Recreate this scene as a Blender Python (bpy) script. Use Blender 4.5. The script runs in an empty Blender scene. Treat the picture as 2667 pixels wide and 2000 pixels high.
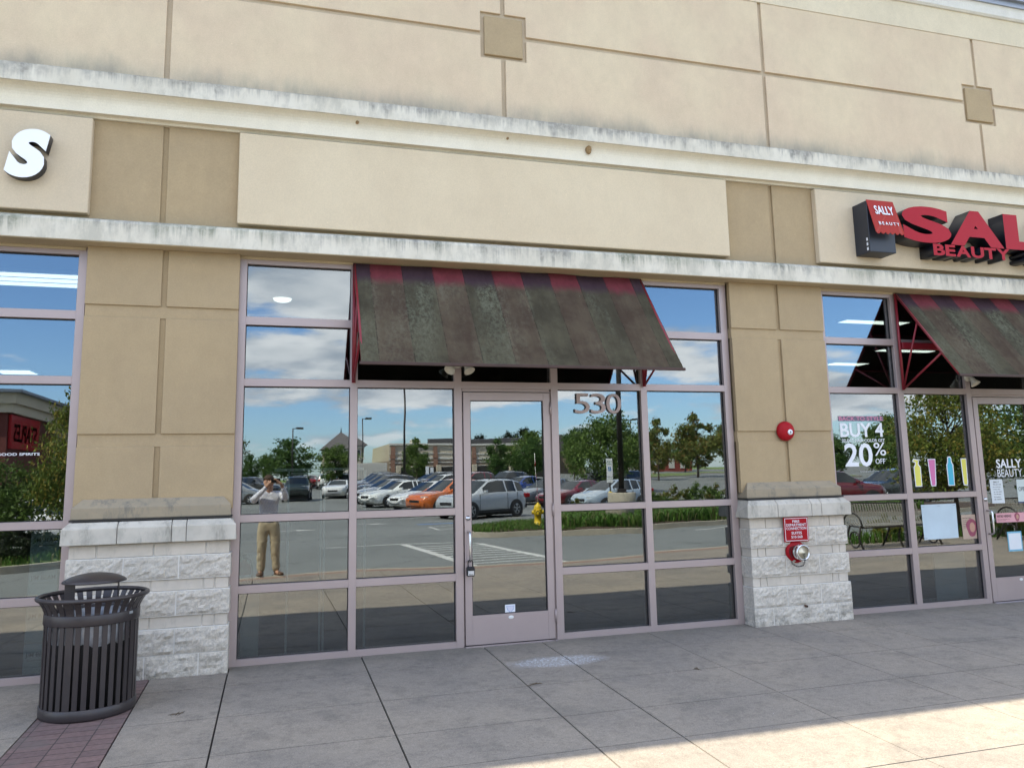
import bpy, bmesh, math, random
import numpy as np
from mathutils import Vector, Matrix, noise as mnoise
from math import radians, sin, cos, pi, tan, atan2
SC = bpy.context.scene
COL = SC.collection
random.seed(7)

# ------------------------------------------------------------------ camera
YAW, PITCH, ROLL = radians(16.7373), radians(8.3406), radians(-1.17495)
cam_d = bpy.data.cameras.new("Camera"); cam = bpy.data.objects.new("Camera", cam_d); COL.objects.link(cam)
f = Vector((sin(YAW)*cos(PITCH), cos(YAW)*cos(PITCH), sin(PITCH)))
r = Vector((cos(YAW), -sin(YAW), 0.0)); u = r.cross(f)
rr = r*cos(ROLL) + u*sin(ROLL); uu = u*cos(ROLL) - r*sin(ROLL)
m = Matrix((rr, uu, -f)).transposed().to_4x4(); m.translation = Vector((0.2574, -6.716, 1.4153))
cam.matrix_world = m
cam_d.sensor_fit = 'HORIZONTAL'; cam_d.sensor_width = 36.0
cam_d.lens = 36.0*2060.96/2667.0
cam_d.shift_x = -3.05/2667.0; cam_d.shift_y = -67.28/2667.0
cam_d.clip_start = 0.05; cam_d.clip_end = 6000
SC.camera = cam

# ------------------------------------------------------------------ light
SUN_EL, SUN_AZ = radians(53), radians(-64)       # azimuth from +Y towards +X
sd = bpy.data.lights.new("Sun", 'SUN'); sd.energy = 5.0; sd.angle = radians(0.53); sd.color = (1.0, 0.91, 0.72)
so = bpy.data.objects.new("Sun", sd); COL.objects.link(so)
to_sun = Vector((sin(SUN_AZ)*cos(SUN_EL), cos(SUN_AZ)*cos(SUN_EL), sin(SUN_EL)))
so.rotation_euler = to_sun.to_track_quat('Z', 'Y').to_euler()
so.location = (-20, 10, 40)

W = bpy.data.worlds.new("World"); SC.world = W; W.use_nodes = True
wt = W.node_tree; wt.nodes.clear()
def N(t, kind, **kw):
    n = t.nodes.new(kind)
    for k, v in kw.items():
        if k == 'inp':
            for kk, vv in v.items(): n.inputs[kk].default_value = vv
        else: setattr(n, k, v)
    return n
def L(t, a, b): t.links.new(a, b)
def math_(t, op, a, b=None, c=None, clamp=False):
    n = t.nodes.new('ShaderNodeMath'); n.operation = op; n.use_clamp = clamp
    for i, v in enumerate((a, b, c)):
        if v is None: continue
        if isinstance(v, (int, float)): n.inputs[i].default_value = v
        else: t.links.new(v, n.inputs[i])
    return n.outputs[0]
def maprange(t, v, a, b, c=0.0, d=1.0, smooth=True):
    n = t.nodes.new('ShaderNodeMapRange'); n.interpolation_type = 'SMOOTHSTEP' if smooth else 'LINEAR'
    t.links.new(v, n.inputs[0])
    for i, x in enumerate((a, b, c, d)): n.inputs[i+1].default_value = x
    return n.outputs[0]
def mixc(t, fac, a, b, mode='MIX'):
    n = t.nodes.new('ShaderNodeMix'); n.data_type = 'RGBA'; n.blend_type = mode
    for sock, v in ((n.inputs[0], fac), (n.inputs[6], a), (n.inputs[7], b)):
        if isinstance(v, (int, float)): sock.default_value = v
        elif isinstance(v, tuple): sock.default_value = v if len(v) == 4 else v + (1,)
        else: t.links.new(v, sock)
    return n.outputs[2]
def noise(t, vec, scale, detail=4.0, rough=0.55, dist=0.0):
    n = t.nodes.new('ShaderNodeTexNoise'); n.inputs['Scale'].default_value = scale
    n.inputs['Detail'].default_value = detail; n.inputs['Roughness'].default_value = rough; n.inputs['Distortion'].default_value = dist
    if vec is not None: t.links.new(vec, n.inputs['Vector'])
    return n.outputs['Fac']
def vmul(t, vec, s):
    n = t.nodes.new('ShaderNodeVectorMath'); n.operation = 'MULTIPLY'; t.links.new(vec, n.inputs[0]); n.inputs[1].default_value = s
    return n.outputs[0]

sky = N(wt, 'ShaderNodeTexSky', sky_type='NISHITA', sun_disc=False, sun_elevation=SUN_EL, sun_rotation=SUN_AZ,
        altitude=50, air_density=1.0, dust_density=0.6, ozone_density=2.5)
tc = N(wt, 'ShaderNodeTexCoord'); sep = N(wt, 'ShaderNodeSeparateXYZ'); L(wt, tc.outputs['Generated'], sep.inputs[0])
zc = math_(wt, 'MAXIMUM', sep.outputs[2], 0.0)
den = math_(wt, 'ADD', zc, 0.19)
px_ = math_(wt, 'DIVIDE', sep.outputs[0], den); py_ = math_(wt, 'DIVIDE', sep.outputs[1], den)
cmb = N(wt, 'ShaderNodeCombineXYZ'); L(wt, px_, cmb.inputs[0]); L(wt, py_, cmb.inputs[1]); cmb.inputs[2].default_value = 8.3
n1 = noise(wt, cmb.outputs[0], 1.25, 10.0, 0.55, 0.08)
mask = maprange(wt, n1, 0.430, 0.52)
# thin the cloud right at the horizon
mask = math_(wt, 'MULTIPLY', mask, maprange(wt, sep.outputs[2], 0.015, 0.07, 0.25, 1.0))
cmb2 = N(wt, 'ShaderNodeVectorMath', operation='ADD'); L(wt, cmb.outputs[0], cmb2.inputs[0]); cmb2.inputs[1].default_value = (0.16, -0.08, 0.1)
n2 = noise(wt, cmb2.outputs[0], 1.25, 6.0, 0.55, 0.08)
lit = maprange(wt, math_(wt, 'SUBTRACT', n2, n1), -0.10, 0.09)
thick = maprange(wt, n1, 0.53, 0.66)
cl_l = mixc(wt, lit, (13.5, 13.6, 13.7), (6.6, 7.4, 8.4))
cl = mixc(wt, math_(wt, 'MULTIPLY', thick, 0.55), cl_l, (6.2, 6.9, 7.8))
skyb = mixc(wt, 1.0, sky.outputs[0], (1.45, 1.76, 2.10), 'MULTIPLY')
cm = mixc(wt, mask, skyb, cl)
bg = N(wt, 'ShaderNodeBackground'); L(wt, cm, bg.inputs[0]); bg.inputs[1].default_value = 0.088
wo = N(wt, 'ShaderNodeOutputWorld'); L(wt, bg.outputs[0], wo.inputs[0])
W.cycles.sampling_method = 'MANUAL'; W.cycles.sample_map_resolution = 512

SC.view_settings.view_transform = 'Standard'; SC.view_settings.look = 'None'
SC.view_settings.exposure = 1.33; SC.view_settings.gamma = 1.0
SC.render.engine = 'CYCLES'
SC.cycles.max_bounces = 7; SC.cycles.diffuse_bounces = 3; SC.cycles.glossy_bounces = 4
SC.cycles.transparent_max_bounces = 16; SC.cycles.transmission_bounces = 4
SC.cycles.caustics_reflective = False; SC.cycles.caustics_refractive = False
SC.cycles.sample_clamp_indirect = 6.0
try:
    SC.cycles.use_denoising = True
except Exception: pass

# ------------------------------------------------------------------ materials
def lin(c):
    return tuple(((x/255)/12.92 if x/255 <= 0.04045 else ((x/255+0.055)/1.055)**2.4) for x in c)
def newmat(name):
    mt = bpy.data.materials.new(name); mt.use_nodes = True; t = mt.node_tree; t.nodes.clear()
    o = t.nodes.new('ShaderNodeOutputMaterial'); b = t.nodes.new('ShaderNodeBsdfPrincipled')
    t.links.new(b.outputs[0], o.inputs[0])
    g = t.nodes.new('ShaderNodeTexCoord')
    return mt, t, b, g.outputs['Object']
def bump(t, b, h, strength=0.3, dist=0.01):
    n = t.nodes.new('ShaderNodeBump'); n.inputs['Strength'].default_value = strength; n.inputs['Distance'].default_value = dist
    t.links.new(h, n.inputs['Height']); t.links.new(n.outputs[0], b.inputs['Normal'])
def M_plain(name, col, rough=0.6, metal=0.0, var=0.06, vs=6.0, bs=60.0, bstr=0.12, coat=0.0, spec=0.5):
    mt, t, b, co = newmat(name)
    n = noise(t, co, vs, 5, 0.6)
    f1 = maprange(t, n, 0.3, 0.7, 1-var, 1+var, False)
    c = mixc(t, 1.0, tuple(col), f1, 'MULTIPLY'); 
    t.links.new(c, b.inputs['Base Color'])
    b.inputs['Roughness'].default_value = rough; b.inputs['Metallic'].default_value = metal
    b.inputs['Specular IOR Level'].default_value = spec
    if coat: b.inputs['Coat Weight'].default_value = coat; b.inputs['Coat Roughness'].default_value = 0.04
    if bstr: bump(t, b, noise(t, co, bs, 3, 0.6), bstr, 0.004)
    return mt
def M_stucco(name, col, warm=None, var=0.07, grime=None):
    mt, t, b, co = newmat(name)
    n = noise(t, co, 1.1, 5, 0.6); n2 = noise(t, vmul(t, co, (9, 9, 6.5)), .8, 6, 0.7); n3 = noise(t, co, 90, 2, 0.6)
    c = mixc(t, maprange(t, n, 0.35, 0.65), tuple(col), tuple(warm or [x*0.93 for x in col]))
    k = math_(t, 'MULTIPLY', maprange(t, n2, 0.3, 0.7, 1-var, 1+var*0.6, False), maprange(t, n3, 0.3, 0.7, 0.95, 1.05, False))
    c = mixc(t, 1.0, c, k, 'MULTIPLY')
    # pale efflorescence specks
    sp = maprange(t, noise(t, co, 38, 2, 0.5), 0.735, 0.77)
    c = mixc(t, math_(t, 'MULTIPLY', sp, 0.35), c, tuple(min(1, x*1.35) for x in col))
    if grime:
        s = t.nodes.new('ShaderNodeSeparateXYZ'); t.links.new(co, s.inputs[0])
        for (z0, z1, amt, colr) in grime:
            g = maprange(t, math_(t, 'ADD', s.outputs[2], math_(t, 'MULTIPLY', math_(t, 'SUBTRACT', noise(t, vmul(t, co, (1, 1, .4)), 2.2, 6, .7), .5), (z1-z0)*1.7)), z0, z1, 1, 0)
            g = math_(t, 'MULTIPLY', g, maprange(t, noise(t, vmul(t, co, (1, 1, .2)), 4.0, 5, .65), .3, .65, .25, 1))
            c = mixc(t, math_(t, 'MULTIPLY', g, amt), c, colr)
    t.links.new(c, b.inputs['Base Color']); b.inputs['Roughness'].default_value = 0.92; b.inputs['Specular IOR Level'].default_value = 0.2
    h = math_(t, 'ADD', math_(t, 'MULTIPLY', noise(t, co, 230, 3, 0.7), 0.6), math_(t, 'MULTIPLY', noise(t, co, 14, 3, 0.5), 0.7))
    bump(t, b, h, 0.5, 0.0035)
    return mt
def M_band(name, z_hi, z_lo, green=0.0, amt=0.75):
    """cream stucco moulding with dark run-off streaks hanging from its top edge"""
    mt, t, b, co = newmat(name)
    s = t.nodes.new('ShaderNodeSeparateXYZ'); t.links.new(co, s.inputs[0])
    base = mixc(t, maprange(t, noise(t, co, 2.5, 5, .6), .35, .65), (0.68, 0.64, 0.545), (0.61, 0.57, 0.475))
    base2 = mixc(t, math_(t, 'MULTIPLY', maprange(t, noise(t, vmul(t, co, (1, .3, .5)), 6, 7, .75), .44, .66), .45), base, (0.34, 0.33, 0.28))
    h = maprange(t, s.outputs[2], z_lo, z_hi, 0, 1, False)
    st = noise(t, vmul(t, co, (1, 0.3, 0.03)), 17, 6, 0.7)
    st2 = noise(t, vmul(t, co, (1, 0.3, 0.10)), 3.1, 4, 0.6)
    v = math_(t, 'ADD', math_(t, 'MULTIPLY', st, 0.75), math_(t, 'MULTIPLY', st2, 0.5))
    thr = math_(t, 'SUBTRACT', v, math_(t, 'MULTIPLY', math_(t, 'SUBTRACT', 1.0, h), 0.30))
    k = math_(t, 'MULTIPLY', maprange(t, thr, 0.44, 0.66), maprange(t, noise(t, vmul(t, co, (1, 0, 0)), 1.1, 3, .6), .36, .60, .5, 1.0))
    k = math_(t, 'MAXIMUM', k, math_(t, 'MULTIPLY', maprange(t, h, 0.93, 0.985), 0.85))
    gr = mixc(t, maprange(t, noise(t, co, 7, 4, .6), .45, .6), (0.10, 0.10, 0.105), (0.20, 0.20, 0.195))
    if green:
        gr = mixc(t, math_(t, 'MULTIPLY', maprange(t, noise(t, co, 1.4, 4, .6), .40, .60), green), gr, (0.075, 0.11, 0.065))
    blot = maprange(t, noise(t, co, 24, 5, .7), .30, .62, .45, 1)
    c = mixc(t, math_(t, 'MULTIPLY', math_(t, 'MULTIPLY', k, blot), amt), base2, gr)
    t.links.new(c, b.inputs['Base Color']); b.inputs['Roughness'].default_value = 0.9; b.inputs['Specular IOR Level'].default_value = 0.2
    bump(t, b, math_(t, 'ADD', noise(t, co, 190, 3, .7), noise(t, co, 20, 3, .5)), 0.4, 0.003)
    return mt
def M_stone():
    mt, t, b, co = newmat("split_face_stone")
    n = noise(t, co, 3.2, 6, .7); n2 = noise(t, co, 42, 5, .75)
    c = mixc(t, maprange(t, n, .35, .65), (0.74, 0.675, 0.58), (0.64, 0.58, 0.495))
    c = mixc(t, math_(t, 'MULTIPLY', maprange(t, n2, .40, .60, 1, 0), 0.50), c, (0.40, 0.375, 0.335))
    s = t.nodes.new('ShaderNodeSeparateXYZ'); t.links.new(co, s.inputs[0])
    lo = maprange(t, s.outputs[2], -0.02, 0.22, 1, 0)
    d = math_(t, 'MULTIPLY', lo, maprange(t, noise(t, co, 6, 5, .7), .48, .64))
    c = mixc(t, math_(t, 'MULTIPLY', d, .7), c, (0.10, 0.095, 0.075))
    t.links.new(c, b.inputs['Base Color']); b.inputs['Roughness'].default_value = .95; b.inputs['Specular IOR Level'].default_value = .2
    bump(t, b, math_(t, 'ADD', math_(t, 'MULTIPLY', noise(t, co, 26, 6, .75), 1.3), noise(t, co, 120, 4, .7)), .8, .012)
    return mt
def M_cast(name, col, col2, dirt=.5, bs=.5):
    mt, t, b, co = newmat(name)
    n = noise(t, co, 5, 6, .65)
    c = mixc(t, maprange(t, n, .35, .65), col, col2)
    st = maprange(t, noise(t, vmul(t, co, (1, 1, .3)), 9, 6, .75), .50, .70)
    c = mixc(t, math_(t, 'MULTIPLY', st, dirt), c, (0.16, 0.155, 0.135))
    t.links.new(c, b.inputs['Base Color']); b.inputs['Roughness'].default_value = .93; b.inputs['Specular IOR Level'].default_value = .2
    bump(t, b, noise(t, co, 160, 5, .75), bs, .004)
    return mt
def M_concrete():
    mt, t, b, co = newmat("sidewalk_concrete")
    n = noise(t, co, .9, 6, .6); n2 = noise(t, co, 7, 6, .7); n3 = noise(t, co, 140, 3, .6)
    c = mixc(t, maprange(t, n, .35, .65), (0.305, 0.265, 0.220), (0.255, 0.226, 0.196))
    c = mixc(t, math_(t, 'MULTIPLY', maprange(t, n2, .48, .66), .5), c, (0.185, 0.165, 0.142))
    c = mixc(t, math_(t, 'MULTIPLY', maprange(t, noise(t, co, 1.9, 6, .7), .52, .68), .45), c, (0.165, 0.15, 0.132))
    c = mixc(t, 1.0, c, maprange(t, n3, .3, .7, .74, 1.22, False), 'MULTIPLY')
    c = mixc(t, 1.0, c, maprange(t, noise(t, co, 26, 5, .75), .3, .7, .86, 1.12, False), 'MULTIPLY')
    s = t.nodes.new('ShaderNodeSeparateXYZ'); t.links.new(co, s.inputs[0])
    # concrete darker in a noisy strip along the wall
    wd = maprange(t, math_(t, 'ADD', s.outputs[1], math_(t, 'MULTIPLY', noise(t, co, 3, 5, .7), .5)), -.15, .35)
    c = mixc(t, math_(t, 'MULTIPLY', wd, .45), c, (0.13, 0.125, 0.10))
    # dried white salt stain in front of the door
    dx = math_(t, 'DIVIDE', math_(t, 'SUBTRACT', s.outputs[0], 2.38), .42)
    dy = math_(t, 'DIVIDE', math_(t, 'SUBTRACT', s.outputs[1], -.70), .17)
    dd = math_(t, 'SQRT', math_(t, 'ADD', math_(t, 'MULTIPLY', dx, dx), math_(t, 'MULTIPLY', dy, dy)))
    inside = maprange(t, math_(t, 'ADD', dd, math_(t, 'MULTIPLY', noise(t, co, 9, 5, .7), .55)), .85, 1.4, 1, 0)
    speck = maprange(t, noise(t, vmul(t, co, (1, .55, 1)), 60, 4, .7), .50, .62)
    c = mixc(t, math_(t, 'MULTIPLY', inside, math_(t, 'ADD', math_(t, 'MULTIPLY', speck, .6), .22)), c, (0.62, 0.64, 0.68))
    gum = maprange(t, noise(t, co, 11, 2, .5), .775, .79)
    c = mixc(t, math_(t, 'MULTIPLY', gum, .6), c, (0.10, 0.095, 0.09))
    wsp = maprange(t, noise(t, vmul(t, co, (1, 1, 1)), 31, 2, .5), .79, .80)
    c = mixc(t, math_(t, 'MULTIPLY', wsp, .6), c, (.6, .6, .58))
    t.links.new(c, b.inputs['Base Color']); b.inputs['Roughness'].default_value = .9; b.inputs['Specular IOR Level'].default_value = .25
    bump(t, b, math_(t, 'ADD', noise(t, co, 220, 3, .7), math_(t, 'MULTIPLY', noise(t, co, 30, 4, .6), .6)), .35, .003)
    return mt
def M_brickpav():
    mt, t, b, co = newmat("brick_paving")
    br = t.nodes.new('ShaderNodeTexBrick'); t.links.new(co, br.inputs['Vector'])
    br.inputs['Scale'].default_value = 1.0; br.inputs['Brick Width'].default_value = .18; br.inputs['Row Height'].default_value = .091
    br.inputs['Mortar Size'].default_value = .004; br.offset = 0.0
    br.inputs['Color1'].default_value = (0.20, 0.128, 0.118, 1); br.inputs['Color2'].default_value = (0.155, 0.105, 0.10, 1); br.inputs['Mortar'].default_value = (0.06, 0.045, 0.042, 1)
    c = mixc(t, 1.0, br.outputs[0], maprange(t, noise(t, co, 30, 5, .7), .3, .7, .75, 1.2, False), 'MULTIPLY')
    c = mixc(t, math_(t, 'MULTIPLY', maprange(t, noise(t, co, 2.3, 5, .7), .5, .65), .5), c, (0.14, 0.12, 0.11))
    t.links.new(c, b.inputs['Base Color']); b.inputs['Roughness'].default_value = .85
    bump(t, b, math_(t, 'SUBTRACT', noise(t, co, 150, 3, .7), math_(t, 'MULTIPLY', br.outputs['Fac'], 1.5)), .4, .003)
    return mt
def M_asphalt():
    mt, t, b, co = newmat("asphalt")
    n = noise(t, co, .16, 6, .65); n2 = noise(t, co, 45, 4, .7)
    c = mixc(t, maprange(t, n, .35, .65), (0.20, 0.21, 0.205), (0.165, 0.175, 0.17))
    c = mixc(t, 1.0, c, maprange(t, n2, .3, .7, .75, 1.25, False), 'MULTIPLY')
    cr = maprange(t, math_(t, 'ABSOLUTE', math_(t, 'SUBTRACT', noise(t, co, .21, 5, .55), .5)), 0.0, .0035, 1, 0)
    c = mixc(t, math_(t, 'MULTIPLY', cr, .7), c, (.03, .03, .03))
    t.links.new(c, b.inputs['Base Color']); b.inputs['Roughness'].default_value = .85; b.inputs['Specular IOR Level'].default_value = .3
    bump(t, b, n2, .4, .004)
    return mt
def M_awning(x0, x1, ztop, zbot, shift=0.0):
    mt, t, b, co = newmat("striped_awning_canvas")
    s = t.nodes.new('ShaderNodeSeparateXYZ'); t.links.new(co, s.inputs[0])
    v = maprange(t, s.outputs[2], zbot, ztop, 1, 0, False)        # 0 at the wall, 1 at the hem
    st = math_(t, 'FRACT', math_(t, 'DIVIDE', math_(t, 'SUBTRACT', s.outputs[0], x0+shift), .5415))
    isred = math_(t, 'MULTIPLY', math_(t, 'GREATER_THAN', st, 0.25), math_(t, 'LESS_THAN', st, 0.75))
    cloth = mixc(t, isred, (0.052, 0.032, 0.040), (0.145, 0.036, 0.044))
    cloth = mixc(t, 1.0, cloth, maprange(t, noise(t, vmul(t, co, (1, 1, .25)), 9, 5, .7), .3, .7, .8, 1.2, False), 'MULTIPLY')
    along = vmul(t, co, (1, .15, .15))
    m1 = math_(t, 'ADD', v, math_(t, 'MULTIPLY', math_(t, 'SUBTRACT', noise(t, vmul(t, co, (1, .5, .5)), 7, 6, .75), .5), .14))
    mil = maprange(t, m1, .12, .24)
    stain = mixc(t, maprange(t, noise(t, co, 2.4, 6, .65), .38, .62), (0.052, 0.046, 0.030), (0.078, 0.070, 0.045))
    stain = mixc(t, 1.0, stain, maprange(t, noise(t, along, 9, 5, .7), .3, .7, .82, 1.15, False), 'MULTIPLY')
    pale = math_(t, 'MULTIPLY', maprange(t, noise(t, vmul(t, co, (1, .22, .22)), 2.8, 5, .65), .46, .66), maprange(t, noise(t, vmul(t, co, (1, .6, .6)), 34, 8, .8), .40, .60))
    pale = math_(t, 'MULTIPLY', pale, maprange(t, v, .12, 1.0, 1.0, .45))
    stain = mixc(t, math_(t, 'MULTIPLY', pale, .62), stain, (0.17, 0.18, 0.125))
    stain = mixc(t, math_(t, 'MULTIPLY', isred, .10), stain, (0.085, 0.030, 0.035))
    seam = math_(t, 'FRACT', math_(t, 'DIVIDE', math_(t, 'SUBTRACT', s.outputs[0], x0+shift-.1354), .27075))
    sm = math_(t, 'MULTIPLY', math_(t, 'LESS_THAN', seam, .03), maprange(t, noise(t, co, 18, 4, .7), .40, .60))
    c = mixc(t, math_(t, 'MULTIPLY', mil, .93), cloth, stain)
    c = mixc(t, math_(t, 'MULTIPLY', sm, .55), c, (0.015, 0.015, 0.013))
    wsp = maprange(t, noise(t, co, 70, 4, .8), .66, .72)
    c = mixc(t, math_(t, 'MULTIPLY', math_(t, 'MULTIPLY', wsp, mil), .5), c, (.28, .31, .25))
    t.links.new(c, b.inputs['Base Color']); b.inputs['Roughness'].default_value = .9; b.inputs['Specular IOR Level'].default_value = .05
    bump(t, b, math_(t, 'ADD', noise(t, co, 300, 2, .6), math_(t, 'MULTIPLY', noise(t, co, 12, 4, .6), .8)), .3, .003)
    return mt
def M_glass(name, refl=.185, tint=(.50, .55, .55), wave=.0008, gcol=(.93, .97, 1.0)):
    mt = bpy.data.materials.new(name); mt.use_nodes = True; t = mt.node_tree; t.nodes.clear()
    o = t.nodes.new('ShaderNodeOutputMaterial')
    tr = N(t, 'ShaderNodeBsdfTransparent'); tr.inputs[0].default_value = tint+(1,)
    gl = N(t, 'ShaderNodeBsdfGlossy'); gl.inputs['Roughness'].default_value = 0.0; gl.inputs[0].default_value = gcol+(1,)
    g = t.nodes.new('ShaderNodeTexCoord')
    h = noise(t, vmul(t, g.outputs['Object'], (1.0, 1.0, 1.5)), 1.0, 2.0, .4)
    bm_ = N(t, 'ShaderNodeBump'); bm_.inputs['Strength'].default_value = 1.0; bm_.inputs['Distance'].default_value = wave
    L(t, h, bm_.inputs['Height']); L(t, bm_.outputs[0], gl.inputs['Normal'])
    lw = N(t, 'ShaderNodeLayerWeight'); lw.inputs[0].default_value = .5
    fac = math_(t, 'ADD', math_(t, 'MULTIPLY', math_(t, 'POWER', lw.outputs['Facing'], 5.0), 1-refl), refl, clamp=True)
    mx = N(t, 'ShaderNodeMixShader'); L(t, fac, mx.inputs[0]); L(t, tr.outputs[0], mx.inputs[1]); L(t, gl.outputs[0], mx.inputs[2])
    L(t, mx.outputs[0], o.inputs[0])
    return mt
def M_leaf(name, c1, c2, c3=None):
    mt, t, b, co = newmat(name)
    gp = t.nodes.new('ShaderNodeNewGeometry')
    n = noise(t, co, 1.6, 4, .7); rnd = gp.outputs['Random Per Island']
    c = mixc(t, maprange(t, n, .35, .65), c1, c2)
    c = mixc(t, 1.0, c, maprange(t, rnd, 0, 1, .6, 1.45, False), 'MULTIPLY')
    if c3: c = mixc(t, math_(t, 'GREATER_THAN', rnd, .80), c, c3)
    t.links.new(c, b.inputs['Base Color']); b.inputs['Roughness'].default_value = .6; b.inputs['Specular IOR Level'].default_value = .3
    tl = N(t, 'ShaderNodeBsdfTranslucent'); L(t, c, tl.inputs[0])
    mx = N(t, 'ShaderNodeMixShader'); mx.inputs[0].default_value = .3
    out = [x for x in t.nodes if x.type == 'OUTPUT_MATERIAL'][0]
    L(t, b.outputs[0], mx.inputs[1]); L(t, tl.outputs[0], mx.inputs[2]); L(t, mx.outputs[0], out.inputs[0])
    return mt
def M_emit(name, col, s):
    mt = bpy.data.materials.new(name); mt.use_nodes = True; t = mt.node_tree; t.nodes.clear()
    o = t.nodes.new('ShaderNodeOutputMaterial'); e = N(t, 'ShaderNodeEmission'); e.inputs[0].default_value = col+(1,); e.inputs[1].default_value = s
    L(t, e.outputs[0], o.inputs[0]); return mt

MT = {}
MT['wall'] = M_stucco("upper_stucco", (0.63, 0.52, 0.365), (0.595, 0.475, 0.34), var=.07, grime=[(4.60, 4.86, .75, (0.22, 0.22, 0.19))])
MT['joint'] = M_stucco('shaded_joint_stucco', (0.50, 0.405, 0.29))  # upper wall colour, darkened for the shade in the recessed joints
MT['walltop'] = M_stucco("parapet_stucco", (0.66, 0.575, 0.42))
MT['cream'] = M_stucco("sign_panel_stucco", (0.64, 0.54, 0.385), (0.60, 0.50, 0.355), var=.04)
MT['creampink'] = M_stucco("sign_panel_stucco_side", (0.61, 0.51, 0.37), (0.57, 0.475, 0.345), var=.05)
MT['taupe'] = M_stucco("taupe_stucco", (0.405, 0.308, 0.185), (0.38, 0.290, 0.178))
MT['wash'] = M_stucco("sill_stucco", (0.405, 0.308, 0.185), grime=[(1.20, 1.34, .0, (.1, .1, .08))])
MT['sill'] = M_cast("stucco_sill_dirty", (0.345, 0.285, 0.20), (0.30, 0.255, 0.185), .75)
MT['band_hi'] = M_band("cornice_streaked", 4.60, 4.44)
MT['band_fa'] = M_stucco("fascia_stucco", (0.76, 0.715, 0.60), (0.71, 0.66, 0.54), var=.05)
MT['band_lo'] = M_band("low_band_streaked", 3.43, 3.22, green=.9, amt=.8)
MT['trim'] = M_stucco("white_trim", (0.70, 0.68, 0.62))
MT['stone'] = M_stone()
MT['smooth'] = M_cast("smooth_block", (0.62, 0.555, 0.475), (0.54, 0.485, 0.41), .25, .4)
MT['cap'] = M_cast("limestone_cap", (0.56, 0.52, 0.45), (0.46, 0.43, 0.37), .55, .5)
MT['mortar'] = M_cast("mortar", (0.76, 0.73, 0.67), (0.68, 0.65, 0.60), .2, .4)
MT['concrete'] = M_concrete(); MT['brickpav'] = M_brickpav(); MT['asphalt'] = M_asphalt()
MT['kerb'] = M_cast("kerb_concrete", (0.42, 0.38, 0.31), (0.36, 0.33, 0.27), .3, .4)
MT['kerbred'] = M_cast("red_kerb_paving", (0.30, 0.20, 0.155), (0.26, 0.18, 0.145), .2, .4)
MT['frame'] = M_plain("mauve_aluminium", (0.41, 0.33, 0.315), .42, .35, .04, 3, 90, .02)
MT['black'] = M_plain("black_rubber", (0.012, 0.012, 0.013), .6, 0, .05, 4, 60, 0)
MT['dark'] = M_plain("dark_recess", (0.03, 0.028, 0.025), .9)
MT['glass'] = M_glass("reflective_glass")
MT['chrome'] = M_plain("brushed_steel", (0.62, 0.62, 0.63), .25, 1.0, .04, 8, 80, .03)
MT['white'] = M_plain("white_paint", (0.72, 0.72, 0.70), .5)
MT['vinyl'] = M_plain("white_vinyl", (0.74, 0.76, 0.80), .5, 0, .02)
MT['redframe'] = M_plain("red_steel_frame", (0.21, 0.012, 0.022), .4, 0, .1)
MT['red'] = M_plain("red_enamel", (0.33, 0.010, 0.016), .35, 0, .06, 8, 60, .04, spec=.12)
MT['signred'] = M_plain("sign_red_acrylic", (0.36, 0.014, 0.026), .3, 0, .05, 3, 60, 0, spec=.12)
MT['flapred'] = M_plain("flap_red", (0.34, 0.036, 0.026), .35, 0, .03, 3, 60, 0, spec=.12)
MT['signdark'] = M_plain("sign_return_black", (0.010, 0.012, 0.020), .35, 0, .05, 3, 60, 0)
MT['signblack'] = M_plain("sign_face_navy", (0.018, 0.022, 0.032), .4, 0, .05, 3, 60, 0)
MT['bronze'] = M_plain("bronze_powder_coat", (0.028, 0.024, 0.023), .42, .1, .12, 9, 120, .08)
MT['carpet'] = M_plain("interior_floor", (0.05, 0.048, 0.045), .9)
MT['inwall'] = M_plain("interior_wall", (0.20, 0.19, 0.18), .9)
MT['inceil'] = M_plain("interior_ceiling", (0.16, 0.16, 0.155), .9)
MT['grass'] = M_leaf("grass_blades", (0.07, 0.16, 0.022), (0.11, 0.21, 0.035), (0.15, 0.15, 0.06))
MT['turf'] = M_plain("turf", (0.13, 0.19, 0.04), .95, 0, .35, 3, 40, .5)
MT['leafA'] = M_leaf("leaves_deep", (0.045, 0.095, 0.022), (0.08, 0.145, 0.032))
MT['leafB'] = M_leaf("leaves_mid", (0.075, 0.13, 0.028), (0.12, 0.185, 0.040))
MT['leafC'] = M_leaf("leaves_olive", (0.105, 0.145, 0.032), (0.165, 0.18, 0.042), (.20, .14, .04))
MT['leafY'] = M_leaf("leaves_turning", (0.085, 0.14, 0.022), (0.18, 0.21, 0.035), (.30, .25, .05))
MT['leafD'] = M_leaf("leaves_dark", (0.012, 0.022, 0.010), (0.025, 0.038, 0.014))  # darkest green of the leaf colours
MT['bark'] = M_plain("bark", (0.075, 0.058, 0.045), .95, 0, .3, 12, 30, .5)
MT['mulch'] = M_plain("mulch", (0.06, 0.038, 0.025), .98, 0, .5, 18, 40, .8)
MT['yellow'] = M_plain("yellow_paint", (0.68, 0.47, 0.015), .45, 0, .1, 6, 60, .05)
MT['line'] = M_plain("road_paint_white", (0.60, 0.60, 0.57), .7, 0, .18, 3, 40, .1)
MT['bluepaint'] = M_plain("road_paint_blue", (0.08, 0.22, 0.50), .7, 0, .15, 3, 40, .1)
MT['tyre'] = M_plain("tyre_rubber", (0.018, 0.018, 0.019), .8)
MT['rim'] = M_plain("alloy_rim", (0.50, 0.51, 0.52), .3, .9, .03, 5, 60, 0)
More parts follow.
